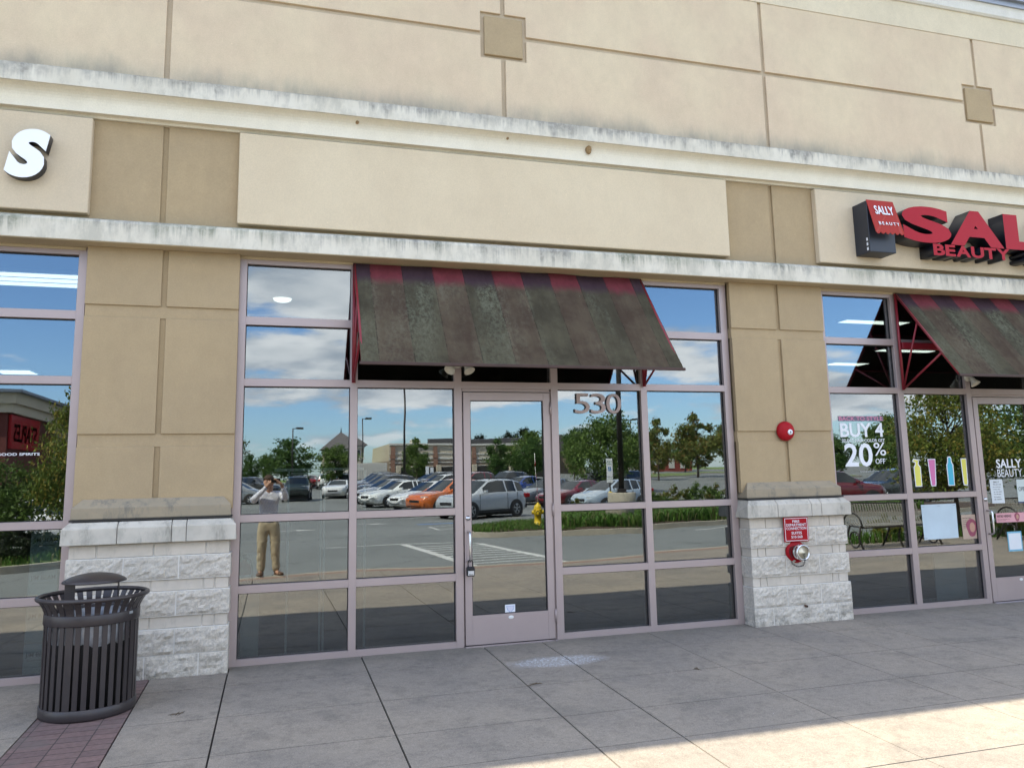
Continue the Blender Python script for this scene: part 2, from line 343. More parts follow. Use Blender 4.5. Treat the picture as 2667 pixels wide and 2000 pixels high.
MT['carglass'] = M_plain("car_window_glass", (0.010, 0.014, 0.016), .03, 0, .02, 2, 60, 0, spec=.8)
MT['lamp'] = M_plain("lamp_lens", (0.62, 0.65, 0.68), .1, .3, .05, 9, 60, 0)
MT['tail'] = M_plain("tail_lens", (0.40, 0.01, 0.012), .15, 0, .05, 9, 60, 0)
MT['skin'] = M_plain("skin", (0.50, 0.29, 0.20), .5, 0, .06, 14, 60, .05)
MT['hair'] = M_plain("hair", (0.06, 0.035, 0.022), .8, 0, .2, 60, 90, .3)
MT['khaki'] = M_plain("khaki_cloth", (0.46, 0.39, 0.275), .9, 0, .10, 9, 30, .5)
MT['shoe'] = M_plain("brown_leather", (0.12, 0.065, 0.035), .5, 0, .1, 9, 60, .1)
MT['sole'] = M_plain("shoe_sole", (0.45, 0.43, 0.38), .8)
MT['lightpanel'] = M_emit("lit_diffuser", (1.0, 0.98, 0.88), 1.8)
MT['cloudcard'] = MT['white']

# ------------------------------------------------------------------ builders
def mesh_from_bm(name, bm, mats, smooth=False, bevel=0.0):
    if bevel > 0:
        bmesh.ops.bevel(bm, geom=list(bm.edges), offset=bevel, segments=1, affect='EDGES', clamp_overlap=True)
    me = bpy.data.meshes.new(name); bm.to_mesh(me); bm.free()
    for mm in (mats if isinstance(mats, (list, tuple)) else [mats]): me.materials.append(mm)
    if smooth:
        for p in me.polygons: p.use_smooth = True
    return me
def obj(name, me, parent=None, label=None, cat=None, group=None, kind=None, loc=None, rot=None):
    o = bpy.data.objects.new(name, me); COL.objects.link(o)
    if parent is not None: o.parent = parent
    if label: o['label'] = label
    if cat: o['category'] = cat
    if group: o['group'] = group
    if kind: o['kind'] = kind
    if loc is not None: o.location = loc
    if rot is not None: o.rotation_euler = rot
    return o
def thing(name, label, cat, loc=(0, 0, 0), rz=0.0, group=None):
    o = bpy.data.objects.new(name, None); COL.objects.link(o); o.location = loc; o.rotation_euler = (0, 0, rz)
    o.empty_display_size = .2; o['label'] = label; o['category'] = cat
    if group: o['group'] = group
    return o
class MB:
    def __init__(s): s.bm = bmesh.new()
    def box(s, x0, x1, y0, y1, z0, z1, mi=0, bev=0.0):
        vs = [s.bm.verts.new((x, y, z)) for z in (z0, z1) for y in (y0, y1) for x in (x0, x1)]
        fs = [s.bm.faces.new([vs[i] for i in q]) for q in ((0, 2, 3, 1), (4, 5, 7, 6), (0, 1, 5, 4), (2, 6, 7, 3), (0, 4, 6, 2), (1, 3, 7, 5))]
        for fc in fs: fc.material_index = mi
        if bev > 0:
            es = {e for fc in fs for e in fc.edges}
            bmesh.ops.bevel(s.bm, geom=list(es), offset=bev, segments=1, affect='EDGES', clamp_overlap=True)
        return s
    def prism_x(s, pts, x0, x1, mi=0, nx=1):
        """closed (y,z) polygon swept along x"""
        rings = [[s.bm.verts.new((x0+(x1-x0)*i/nx, y, z)) for y, z in pts] for i in range(nx+1)]
        n = len(pts)
        for a, b_ in zip(rings, rings[1:]):
            for i in range(n):
                s.bm.faces.new((a[i], a[(i+1) % n], b_[(i+1) % n], b_[i])).material_index = mi
        s.bm.faces.new(rings[0][::-1]); s.bm.faces.new(rings[-1])
        return s
    def prism_y(s, pts, y0, y1, mi=0):
        a = [s.bm.verts.new((x, y0, z)) for x, z in pts]; b_ = [s.bm.verts.new((x, y1, z)) for x, z in pts]; n = len(pts)
        for i in range(n): s.bm.faces.new((a[i], a[(i+1) % n], b_[(i+1) % n], b_[i])).material_index = mi
        s.bm.faces.new(a[::-1]).material_index = mi; s.bm.faces.new(b_).material_index = mi
        return s
    def prism_z(s, pts, z0, z1, mi=0):
        a = [s.bm.verts.new((x, y, z0)) for x, y in pts]; b_ = [s.bm.verts.new((x, y, z1)) for x, y in pts]; n = len(pts)
        for i in range(n): s.bm.faces.new((a[i], a[(i+1) % n], b_[(i+1) % n], b_[i])).material_index = mi
        s.bm.faces.new(a[::-1]).material_index = mi; s.bm.faces.new(b_).material_index = mi
        return s
    def tube(s, pts, rad, n=10, mi=0, cap=True):
        pts = [Vector(p) for p in pts]; rads = rad if isinstance(rad, (list, tuple)) else [rad]*len(pts)
        rings = []; prev = None
        for i, p in enumerate(pts):
            d = (pts[min(i+1, len(pts)-1)]-pts[max(i-1, 0)]).normalized()
            if prev is None: a = d.orthogonal().normalized()
            else: a = (prev - d*prev.dot(d)); a = a.normalized() if a.length > 1e-6 else d.orthogonal().normalized()
            prev = a; b_ = d.cross(a)
            rings.append([s.bm.verts.new(p+(a*cos(2*pi*k/n)+b_*sin(2*pi*k/n))*rads[i]) for k in range(n)])
        for A, B in zip(rings, rings[1:]):
            for k in range(n):
                fc = s.bm.faces.new((A[k], A[(k+1) % n], B[(k+1) % n], B[k])); fc.material_index = mi; fc.smooth = True
        if cap:
            s.bm.faces.new(rings[0][::-1]).material_index = mi; s.bm.faces.new(rings[-1]).material_index = mi
        return s
    def lathe(s, prof, c=(0, 0, 0), axis='z', n=32, mi=0, a0=0.0, a1=2*pi, sx=1.0):
        """prof list of (radius, height) revolved around the axis through c"""
        full = abs(a1-a0-2*pi) < 1e-6; m_ = n if full else n+1
        rings = []
        for rad, h in prof:
            ring = []
            for k in range(m_):
                a = a0+(a1-a0)*k/n; p, q = rad*cos(a)*sx, rad*sin(a)
                v = (p, q, h) if axis == 'z' else ((p, h, q) if axis == 'y' else (h, p, q))
                ring.append(s.bm.verts.new((c[0]+v[0], c[1]+v[1], c[2]+v[2])))
            rings.append(ring)
        for A, B in zip(rings, rings[1:]):
            for k in range(n):
                q = (A[k], A[(k+1) % m_], B[(k+1) % m_], B[k])
                fc = s.bm.faces.new(q); fc.material_index = mi; fc.smooth = True
        return s
    def make(s, name, mat, parent=None, bevel=0.0, smooth=False, **kw):
        bmesh.ops.remove_doubles(s.bm, verts=s.bm.verts, dist=1e-5)
        bmesh.ops.recalc_face_normals(s.bm, faces=s.bm.faces)
        me = mesh_from_bm(name, s.bm, mat, False, bevel)
        if smooth:
            for p in me.polygons: p.use_smooth = True
        return obj(name, me, parent, **kw)
def text_mesh(txt, mats, size=1.0, extrude=0.0, offset=0.0, shear=0.0, spacing=1.0, box=None, side_dark=False, res=3, align='LEFT'):
    """letters in the XZ plane facing -Y, fitted to box (x0,x1,z0,z1) when given; y from -extrude*2 .. 0"""
    cu = bpy.data.curves.new("t", 'FONT'); cu.body = txt; cu.size = size; cu.extrude = extrude; cu.offset = offset
    cu.offset = offset*.45
    cu.shear = shear; cu.space_character = spacing; cu.resolution_u = res; cu.align_x = align
    ob = bpy.data.objects.new("t", cu); COL.objects.link(ob)
    dg = bpy.context.evaluated_depsgraph_get(); dg.update()
    me = bpy.data.meshes.new_from_object(ob.evaluated_get(dg)); bpy.data.objects.remove(ob); bpy.data.curves.remove(cu)
    co = np.zeros(len(me.vertices)*3); me.vertices.foreach_get('co', co); co = co.reshape(-1, 3)
    if box:
        mn, mx = co.min(0), co.max(0)
        co[:, 0] = box[0]+(co[:, 0]-mn[0])/(mx[0]-mn[0])*(box[1]-box[0])
        co[:, 1] = box[2]+(co[:, 1]-mn[1])/(mx[1]-mn[1])*(box[3]-box[2])
    out = np.stack([co[:, 0], -co[:, 2]-extrude, co[:, 1]], 1)
    me.vertices.foreach_set('co', out.ravel()); me.update()
    me.materials.clear()
    for mm in (mats if isinstance(mats, (list, tuple)) else [mats]): me.materials.append(mm)
    if side_dark and len(me.materials) > 1:
        for p in me.polygons: p.material_index = 0 if p.normal.y < -0.7 else 1
    else:
        for p in me.polygons: p.material_index = 0
    return me

# ------------------------------------------------------------------ the setting: pavement, road, ground
def lotz(d): return -0.30-0.006*min(22, max(0, d-8))+0.017*max(0, min(d, 160)-30)
KERB = [(-40, -5.7), (-3.2, -5.75), (-0.6, -6.75), (0.1, -7.02), (1.5, -7.3), (3.2, -7.0), (5.0, -7.0), (7.0, -7.5), (9.5, -8.0), (12, -8.2), (40, -8.3), (90, -8.3)]
def kerb(x):
    for (a, ya), (b_, yb) in zip(KERB, KERB[1:]):
        if a <= x <= b_:
            k = (x-a)/(b_-a); return ya+(yb-ya)*k
    return -8.3
def pz(y): return 0.02*min(y, 0.0)
xs = [-40, -30, -22, -18, -15.5, -13, -11, -9, -7, -5.3, -4.2, -3.15, -2.13, -1.12, -.585, -.05, .95, 1.955, 2.47, 3.47, 4.46, 4.99, 5.53, 6.5, 7.5, 8.5, 9.5, 10.5, 11.5, 12.5, 13.6, 15, 17, 19, 22, 26, 31, 38, 48, 60, 90]
ys = [.3, -.55, -1.27, -1.95, -2.50, -3.19, -3.85, -4.5, -5.15, -5.8, -6.45, -7.1, -7.75, -8.4]
gapx = {-.05: .0055, .95: .0055, 1.955: .0055, 2.47: .0055, -1.12: .005, -.585: .005}
gapy = {-1.27: .0055}
bm = bmesh.new(); bmb = bmesh.new()
for i in range(len(xs)-1):
    for j in range(len(ys)-1):
        gx0, gx1 = gapx.get(xs[i], .0034), gapx.get(xs[i+1], .0034)
        x0, x1 = xs[i]+gx0, xs[i+1]-gx1
        yt, yb = ys[j]-gapy.get(ys[j], .0046), ys[j+1]+gapy.get(ys[j+1], .0046)
        brick = xs[i] == -1.12
        B = bmb if brick else bm
        nseg = 6 if x1-x0 < 6 else 14
        top = [(x0+(x1-x0)*k/nseg) for k in range(nseg+1)]
        lowy = [max(yb, kerb(x)+.47) for x in top]
        if all(l >= yt-.01 for l in lowy): continue
        lowy = [min(l, yt-.005) for l in lowy]
        va = [B.verts.new((x, yt, pz(yt))) for x in top]; vb = [B.verts.new((x, l, pz(l))) for x, l in zip(top, lowy)]
        wa = [B.verts.new((v.co.x, v.co.y, v.co.z-.014)) for v in va]; wb = [B.verts.new((v.co.x, v.co.y, v.co.z-.014)) for v in vb]
        for k in range(nseg):
            B.faces.new((va[k], vb[k], vb[k+1], va[k+1]))
            B.faces.new((vb[k], wb[k], wb[k+1], vb[k+1])); B.faces.new((va[k+1], wa[k+1], wa[k], va[k]))
        B.faces.new((va[0], wa[0], wb[0], vb[0])); B.faces.new((vb[-1], wb[-1], wa[-1], va[-1]))
for B in (bm, bmb): bmesh.ops.recalc_face_normals(B, faces=B.faces)
obj('sidewalk', mesh_from_bm('sidewalk', bm, MT['concrete']), kind='structure')
obj('brick_path', mesh_from_bm('brick_path', bmb, MT['brickpav']), kind='structure')
kx = [-40+i*.5 for i in range(0, 261)]
def strip(name, fa, fb, mat, kind='structure'):
    B = bmesh.new(); a = [B.verts.new(fa(x)) for x in kx]; b_ = [B.verts.new(fb(x)) for x in kx]
    for k in range(len(kx)-1): B.faces.new((a[k], b_[k], b_[k+1], a[k+1]))
    bmesh.ops.recalc_face_normals(B, faces=B.faces)
    return obj(name, mesh_from_bm(name, B, mat), kind=kind)
strip('sidewalk_bed', lambda x: (x, .3, -.010), lambda x: (x, kerb(x)+.46, pz(kerb(x)+.46)-.012), MT['dark'])
B = bmesh.new()
prof = [(.47, .0), (.17, -.004), (.15, -.006)]
rows = []
for dy, dz in ((.47, 0.0), (.17, 0.0)): rows.append([B.verts.new((x, kerb(x)+dy, pz(kerb(x)+dy)+dz)) for x in kx])
for k in range(len(kx)-1): B.faces.new((rows[0][k], rows[1][k], rows[1][k+1], rows[0][k+1]))
obj('paving', mesh_from_bm('paving', B, MT['kerbred']), kind='structure')
B = bmesh.new(); rows = []
for dy, dz in ((.165, .0), (.03, .0), (0, -.03), (-.02, -.40)): rows.append([B.verts.new((x, kerb(x)+dy, pz(kerb(x)+.16)+dz)) for x in kx])
for A_, B_ in zip(rows, rows[1:]):
    for k in range(len(kx)-1): B.faces.new((A_[k], B_[k], B_[k+1], A_[k+1]))
obj('kerb', mesh_from_bm('kerb', B, MT['kerb']), kind='structure')
# road and car park: one asphalt sheet following the gentle grade
def sheet(name, x0, x1, dists, mat, dz=0.0, nx=1, kind='structure', **kw):
    B = bmesh.new(); rws = [[B.verts.new((x0+(x1-x0)*i/nx, -d, lotz(d)+dz)) for i in range(nx+1)] for d in dists]
    for A_, B_ in zip(rws, rws[1:]):
        for i in range(nx): B.faces.new((A_[i], B_[i], B_[i+1], A_[i+1]))
    bmesh.ops.recalc_face_normals(B, faces=B.faces)
    return obj(name, mesh_from_bm(name, B, mat), kind=kind, **kw)
sheet('road', -90, 160, [5.5, 8, 12, 20, 30, 45, 70, 100, 127], MT['asphalt'])
sheet('ground', -3000, 3000, [-400, -6, 5, 8, 30, 60, 100, 160, 400, 3500], MT['turf'], dz=-.05, nx=4)

# ------------------------------------------------------------------ the shop building
BX0, BX1 = -17.0, 27.0
shop = thing('shop_building', 'long beige stucco shop building with stone piers and glass shopfronts', 'building')
mb = MB(); mb.box(BX0, BX1, -.05, .25, 3.25, 4.5); mb.make('wall_core', MT['taupe'], shop)
mb = MB(); mb.box(BX0, BX1, -.055, .25, 4.5005, 7.0); mb.make('wall_core', MT['joint'], shop)
# upper wall panels, standing 20 mm proud of the joints
vj = [-9.15, -6.32, -3.49, -.669, 2.218, 5.04, 7.868, 10.69, 13.5, 16.3, 19.1, 22]
sq = [(-3.72, -3.26), (2.0, 2.446), (7.656, 8.10), (13.27, 13.73), (-9.38, -8.92)]
m_up = MB()
edges = [BX0]+vj+[BX1]
zs = [(4.55, 5.466), (5.510, 6.288)]
for a, b_ in zip(edges, edges[1:]):
    for zi, (z0, z1) in enumerate(zs):
        x0, x1 = a+.021, b_-.021
        sl = next((s for s in sq if abs((s[0]+s[1])/2-a) < .05), None); sr_ = next((s for s in sq if abs((s[0]+s[1])/2-b_) < .05), None)
        # polygon notched round the square recesses
        pts = []
        if zi == 0:
            pts = [(x0, z0), (x1, z0)]
            pts += [(x1, 5.25), (sr_[0], 5.25), (sr_[0], z1)] if sr_ else [(x1, z1)]
            pts += [(sl[1], z1), (sl[1], 5.25), (x0, 5.25)] if sl else [(x0, z1)]
        else:
            pts = [(sl[1], z0)] if sl else [(x0, z0)]
            pts += [(sr_[0], z0), (sr_[0], 5.709), (x1, 5.709)] if sr_ else [(x1, z0)]
            pts += [(x1, z1), (x0, z1)]
            if sl: pts += [(x0, 5.709), (sl[1], 5.709)]
        m_up.prism_y(pts, -.078, -.05)
m_up.make('upper_wall', MT['wall'], shop, bevel=.003)
for s in sq:
    mb = MB(); mb.box(s[0]+.037, s[1]-.037, -.083, -.048, 5.283, 5.668, bev=.004); mb.make('square_panel', MT['taupe'], shop)
mb = MB(); mb.box(BX0, BX1, -.084, -.0495, 6.288, 6.60); mb.make('parapet_wall', MT['walltop'], shop)
mb = MB(); mb.prism_x([(-.05, 6.60), (-.10, 6.60), (-.12, 6.62), (-.13, 6.70), (-.14, 6.735), (-.05, 6.735)], BX0, BX1); mb.make('parapet_trim', MT['trim'], shop)
metal = M_plain("grey_blue_coping", (0.30, 0.33, 0.38), .4, .3)
mb = MB()
mb.prism_x([(-.05, 6.7352), (-.16, 6.7352), (-.16, 6.80), (-.05, 6.80)], BX0, BX1)
mb.prism_x([(-.05, 6.8002), (-.20, 6.8002), (-.20, 6.95), (-.05, 6.95)], BX0, BX1)
mb.prism_x([(.3, 6.9502), (-.24, 6.9502), (-.25, 7.05), (.3, 7.07)], BX0, BX1); mb.make('roof_coping', metal, shop)
# cornice
mb = MB(); mb.prism_x([(-.05, 4.625), (-.25, 4.600), (-.25, 4.458), (-.05, 4.458)], BX0, BX1)
mb.make('cornice', MT['band_hi'], shop)
cv = [(-.05, 4.4578), (-.235, 4.4578), (-.215, 4.452), (-.190, 4.440), (-.172, 4.424), (-.162, 4.405), (-.158, 4.385), (-.156, 4.294), (-.105, 4.294), (-.095, 4.275), (-.05, 4.275)]
mb = MB(); mb.prism_x(cv, BX0, BX1); mb.make('fascia', MT['band_fa'], shop)
# taupe field behind the signs
mb = MB()
sj = [-16.5, -12.0, -6.27, -.652, 5.02, 10.63, 16.25, 22]
ee = [BX0]+sj+[BX1]
for a, b_ in zip(ee, ee[1:]): mb.box(a+.021, b_-.021, -.072, -.05, 3.40, 4.2745, bev=.002)
mb.make('sign_field', MT['taupe'], shop)
for (a, b_, mt_) in ((-5.70, -1.178, 'creampink'), (-.085, 4.472, 'cream'), (5.508, 10.06, 'creampink'), (11.1, 15.7, 'cream')):
    mb = MB(); mb.box(a, b_, -.142, -.0722, 3.478, 4.255, bev=.006); mb.make('sign_panel', MT[mt_], shop)
# low band
mb = MB(); mb.prism_x([(.06, 3.44), (-.15, 3.436), (-.195, 3.415), (-.205, 3.395), (-.205, 3.246), (.06, 3.246)], BX0, BX1); mb.make('low_band', MT['band_lo'], shop)
soff = M_stucco("soffit_stucco", (0.52, 0.43, 0.29))
mb = MB(); mb.prism_x([(.0, 3.2458), (-.198, 3.2458), (-.198, 3.2400), (.0, 3.2400)], BX0, BX1)
for x0, x1 in ((-5.6, -1.20), (-.065, 4.475), (5.55, 10.05)):
    mb.box(x0, x1, -.012, .02, 3.218, 3.2398, bev=.002)
mb.make('soffit', soff, shop)

def rough_block(bmx, x0, x1, z0, z1, yf, yb, amp, mi=0, left=True, right=True, step=.03):
    """a split-face block: gridded face pushed in and out; mortar gap around"""
    g = .004; x0 += g; x1 -= g; z0 += g; z1 -= g
    nx = max(2, int((x1-x0)/step)); nz = max(2, int((z1-z0)/step))
    grid = []
    sd_ = random.random()*100
    for j in range(nz+1):
        row = []
        for i in range(nx+1):
            x = x0+(x1-x0)*i/nx; z = z0+(z1-z0)*j/nz
            e = min(1.0, min(i, nx-i, j, nz-j)*.9+.0)
            nn = mnoise.fractal(Vector((x*10+sd_, 3.1, z*15)), .55, 2.3, 5)
            row.append(bmx.verts.new((x, yf-max(.001, amp*(.42+nn*1.25))*min(1, e) + (0 if e else .003), z)))
        grid.append(row)
    for j in range(nz):
        for i in range(nx):
            fc = bmx.faces.new((grid[j][i], grid[j][i+1], grid[j+1][i+1], grid[j+1][i])); fc.material_index = mi
    b4 = [bmx.verts.new((x, yb, z)) for x, z in ((x0, z0), (x1, z0), (x1, z1), (x0, z1))]
    bt = grid[0]; tp = grid[-1]; lf = [r_[0] for r_ in grid]; rt = [r_[-1] for r_ in grid]
    for loop, A_, B_ in ((bt, b4[0], b4[1]), (tp, b4[3], b4[2]), (lf, b4[0], b4[3]), (rt, b4[1], b4[2])):
        bmx.faces.new([A_]+loop+[B_]).material_index = mi
COURSES = [(.865, .965, 's'), (.695, .865, 'r'), (.608, .695, 's'), (.430, .608, 'r'), (.340, .430, 's'), (.155, .340, 'r'), (-.03, .155, 'r')]
def pier(xa, xb, joints, capj, label):
    """xa..xb: width of the smooth stone; returns the pier part (mortar core) with its pieces as sub-parts"""
    mb = MB(); mb.box(xa+.012, xb-.012, -.140, .20, -.06, 1.05); core = mb.make('pier', MT['mortar'], shop, label=label)
    br = bmesh.new(); bs = bmesh.new()
    for (z0, z1, k), js in zip(COURSES, joints):
        if k == 's':
            e = [xa]+js+[xb]
            for a, b_ in zip(e, e[1:]):
                t_ = MB(); t_.bm.free(); t_.bm = bs; t_.box(a+.004, b_-.004, -.150, .10, z0+.003, z1-.003, bev=.003)
        else:
            t_ = MB(); t_.box(xa-.006, xb+.006, -.1655, .10, z0-.001, z1+.001); t_.make('mortar_bed', MT['mortar'], core)
            e = [xa-.013]+js+[xb+.013]
            for a, b_ in zip(e, e[1:]): rough_block(br, a, b_, z0, z1, -.170, .10, .013, step=.020)
    for Bm in (br, bs): bmesh.ops.recalc_face_normals(Bm, faces=Bm.faces)
    obj('rough_stone', mesh_from_bm('rough_stone', br, MT['stone']), core)
    obj('smooth_stone', mesh_from_bm('smooth_stone', bs, MT['smooth']), core)
    mb = MB(); e = [xa-.045]+capj+[xb+.045]
    for i, (a, b_) in enumerate(zip(e, e[1:])):
        prof_ = [(.10, .968), (-.210, .968), (-.210, 1.085), (-.165, 1.128), (.10, 1.134)]
        l_ = .045 if i == 0 else 0; r__ = .045 if i == len(e)-2 else 0
        a2, b2 = a+(.002 if i else 0), b_-(.002 if i < len(e)-2 else 0)
        A = [mb.bm.verts.new((a2+(l_ if z > 1.1 else 0), y, z)) for y, z in prof_]
        Bv = [mb.bm.verts.new((b2-(r__ if z > 1.1 else 0), y, z)) for y, z in prof_]
        for q in range(5): mb.bm.faces.new((A[q], A[(q+1) % 5], Bv[(q+1) % 5], Bv[q]))
        mb.bm.faces.new(A[::-1]); mb.bm.faces.new(Bv)
    mb.make('stone_cap', MT['cap'], core, bevel=.004)
    mb = MB(); mb.box(xa-.005, xb+.005, -.165, .08, 1.134, 1.148); mb.make('flashing', MT['dark'], core)
    # stucco shaft: recessed field + six raised panels
    mb = MB(); mb.box(xa-.012+.03, xb+.012-.03, -.043, .12, 1.148, 3.2398)
    xm = (xa+xb)/2; g = .021
    for z0, z1 in ((1.20, 1.681), (1.779, 2.685), (2.781, 3.2396)):
        mb.box(xa-.006, xm-g, -.066, -.02, z0, z1, bev=.002); mb.box(xm+g, xb+.006, -.066, -.02, z0, z1, bev=.002)
    mb.box(xa-.004, xb+.004, -.052, .12, 1.681, 1.779); mb.box(xa-.004, xb+.004, -.052, .12, 2.685, 2.781)
    mb.make('stucco_shaft', MT['taupe'], core)
    mb = MB()
    pr = [(.06, 1.148), (-.145, 1.148), (-.145, 1.232), (-.070, 1.292), (.06, 1.292)]
    A = [mb.bm.verts.new((xa+(.0 if z < 1.25 else .06), y, z)) for y, z in pr]; Bv = [mb.bm.verts.new((xb-(.0 if z < 1.25 else .06), y, z)) for y, z in pr]
    for q in range(5): mb.bm.faces.new((A[q], A[(q+1) % 5], Bv[(q+1) % 5], Bv[q]))
    mb.bm.faces.new(A[::-1]); mb.bm.faces.new(Bv)
    mb.make('stucco_sill', MT['sill'], core, bevel=.004)
    return core
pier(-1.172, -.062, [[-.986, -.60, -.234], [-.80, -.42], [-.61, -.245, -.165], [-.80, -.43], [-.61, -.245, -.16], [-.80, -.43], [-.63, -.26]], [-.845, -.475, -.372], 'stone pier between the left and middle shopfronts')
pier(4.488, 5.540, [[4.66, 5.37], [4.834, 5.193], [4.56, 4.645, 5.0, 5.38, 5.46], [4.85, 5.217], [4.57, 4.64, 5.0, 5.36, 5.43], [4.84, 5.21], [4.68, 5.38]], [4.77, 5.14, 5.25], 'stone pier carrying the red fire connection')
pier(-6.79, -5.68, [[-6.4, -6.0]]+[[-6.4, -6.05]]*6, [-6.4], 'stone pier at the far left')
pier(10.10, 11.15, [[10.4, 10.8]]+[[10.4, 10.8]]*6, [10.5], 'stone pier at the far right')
for xa_, xb_ in ((BX0, -6.8), (11.16, BX1)):
    mb = MB(); mb.box(xa_, xb_, -.06, .2, -.1, 3.24); mb.make('end_wall', MT['taupe'], shop)

# shopfronts
RZ = [(.045, .537), (.597, 1.083), (1.140, 2.165), (2.226, 2.671), (2.738, 3.182)]
def pane(x0, x1, z0, z1, par, name='pane'):
    mb = MB(); mb.box(x0-.012, x1+.012, .045, .051, z0-.012, z1+.012)
    o = mb.make(name, MT['glass'], par)
    cx, cz = (x0+x1)/2, (z0+z1)/2; a, b_ = random.uniform(-.0022, .0022), random.uniform(-.0022, .0022)   # panes sit a hair out of true
    for v in o.data.vertices: v.co.y += (v.co.x-cx)*a+(v.co.z-cz)*b_
    return o
def shopfront(cols, x0, x1, door, label):
    """cols: clear openings (xl,xr); door: index of the column with the door"""
    mb = MB(); fr = mb
    ed = [x0]+[c for cc in cols for c in cc]+[x1]
    for a, b_ in zip(ed[0::2], ed[1::2]): fr.box(a, b_, 0, .115, -.03, 3.240, bev=.0015)
    gk = MB(); panes = []
    for ci, (a, b_) in enumerate(cols):
        fr.box(a, b_, .0008, .1142, 3.182, 3.2385, bev=.001)
        rows_ = RZ if ci != door else RZ[3:]
        zz = [(-.030, .045), (.537, .597), (1.083, 1.140), (2.165, 2.226), (2.671, 2.738)]
        for z0, z1 in (zz if ci != door else [(2.166, 2.226), (2.671, 2.738)]): fr.box(a, b_, .0008, .1142, z0, z1, bev=.001)
        for z0, z1 in rows_:
            panes.append((a, b_, z0, z1)); g = .007
            gk.box(a, b_, .036, .0448, z1-g, z1-.0002); gk.box(a, b_, .036, .0448, z0+.0002, z0+g*.7)
            gk.box(a+.0002, a+g*.7, .0362, .0446, z0+g, z1-g); gk.box(b_-g*.7, b_-.0002, .0362, .0446, z0+g, z1-g)
    w = fr.make('shopfront_frame', MT['frame'], shop, label=label)
    gk.make('gasket', MT['black'], w)
    for p in panes: pane(*p, w)
    return w
sfL = shopfront([(-5.52, -4.68), (-4.62, -3.78), (-3.72, -2.89), (-2.83, -2.13), (-2.07, -1.250)], -5.60, -1.190, 2, 'left shopfront frame beside the waste bin')
sfC = shopfront([(0, .845), (.906, 1.735), (1.80, 2.626), (2.692, 3.516), (3.580, 4.406)], -.068, 4.478, 2, 'middle shopfront frame round the door numbered 530')
sfR = shopfront([(5.612, 6.453), (6.525, 7.347), (7.412, 8.238), (8.30, 9.13), (9.19, 10.02)], 5.535, 10.09, 2, 'right shopfront frame of the beauty shop')
def door(x0, x1, par_label, hinge_right=True):
    mb = MB(); zt = 2.134; gl = (x0+.062, x1-.062, .244, 2.063)
    mb.box(x0, gl[0], .004, .052, .008, zt, bev=.002); mb.box(gl[1], x1, .004, .052, .008, zt, bev=.002)
    mb.box(gl[0], gl[1], .005, .051, .008, gl[2], bev=.001); mb.box(gl[0], gl[1], .005, .051, gl[3], zt-.0005, bev=.001)
    d = mb.make('door', MT['frame'], shop, label=par_label)
    st = MB(); st.box(x0-.0145, x0-.006, .020, .10, -.02, 2.150); st.box(x1+.006, x1+.0145, .020, .10, -.02, 2.150); st.box(x0-.006, x1+.006, .020, .10, 2.141, 2.1655)
    st.make('door_frame', MT['frame'], d)
    g = MB(); g.box(gl[0]-.01, gl[1]+.01, .028, .034, gl[2]-.01, gl[3]+.01); g.make('door_glass', MT['glass'], d)
    k = MB(); q = .006
    k.box(gl[0], gl[1], .018, .0275, gl[3]-q, gl[3]-.0002); k.box(gl[0], gl[1], .018, .0275, gl[2]+.0002, gl[2]+q)
    k.box(gl[0]+.0002, gl[0]+q, .0182, .0273, gl[2]+q, gl[3]-q); k.box(gl[1]-q, gl[1]-.0002, .0182, .0273, gl[2]+q, gl[3]-q); k.make('gasket', MT['black'], d)
    hx = x0+.031
    h = MB(); pts = [(hx, .002, .935)]+[(hx, -.062+.03*(1-cos(a)), .935-.03+.03*1.0-0*a) for a in ()]+[(hx, -.04, .938), (hx, -.055, .930), (hx, -.063, .912), (hx, -.063, .72), (hx, -.055, .702), (hx, -.04, .694), (hx, .002, .697)]
    h.tube(pts, .0095, 12); h.make('door_handle', MT['chrome'], d)
    c = MB(); c.lathe([(.0, -.010), (.013, -.010), (.016, -.004), (.021, -.002), (.021, .006)], (hx, 0, 1.052), 'y', 20); c.make('lock_cylinder', MT['chrome'], d)
    for z in (1.99, 1.10, .20):
        hh = MB(); hh.tube([(x1+.004, -.006, z-.055), (x1+.004, -.006, z+.055)], .008, 10)
        for e in (-.018, .018): hh.tube([(x1+.004, -.006, z+e-.001), (x1+.004, -.006, z+e+.001)], .0092, 10)
        hh.make('hinge', MT['frame'], d)
    t_ = MB(); t_.prism_x([(.05, -.018), (-.045, -.022), (-.05, -.012), (-.02, .003), (.05, .006)], x0-.01, x1+.01); t_.make('threshold', MT['chrome'], d)
    ov = MB(); ov.lathe([(.0, .0025), (.012, .0025), (.014, .004)], ((x0+x1)/2, 0, .212), 'y', 20, sx=1.7); ov.make('maker_badge', MT['white'], d)
    return d
door(1.815, 2.611, 'glass door of the empty middle shop')
door(7.428, 8.224, 'glass door of the beauty shop')
door(-3.705, -2.905, 'glass door of the left shop')
# interiors

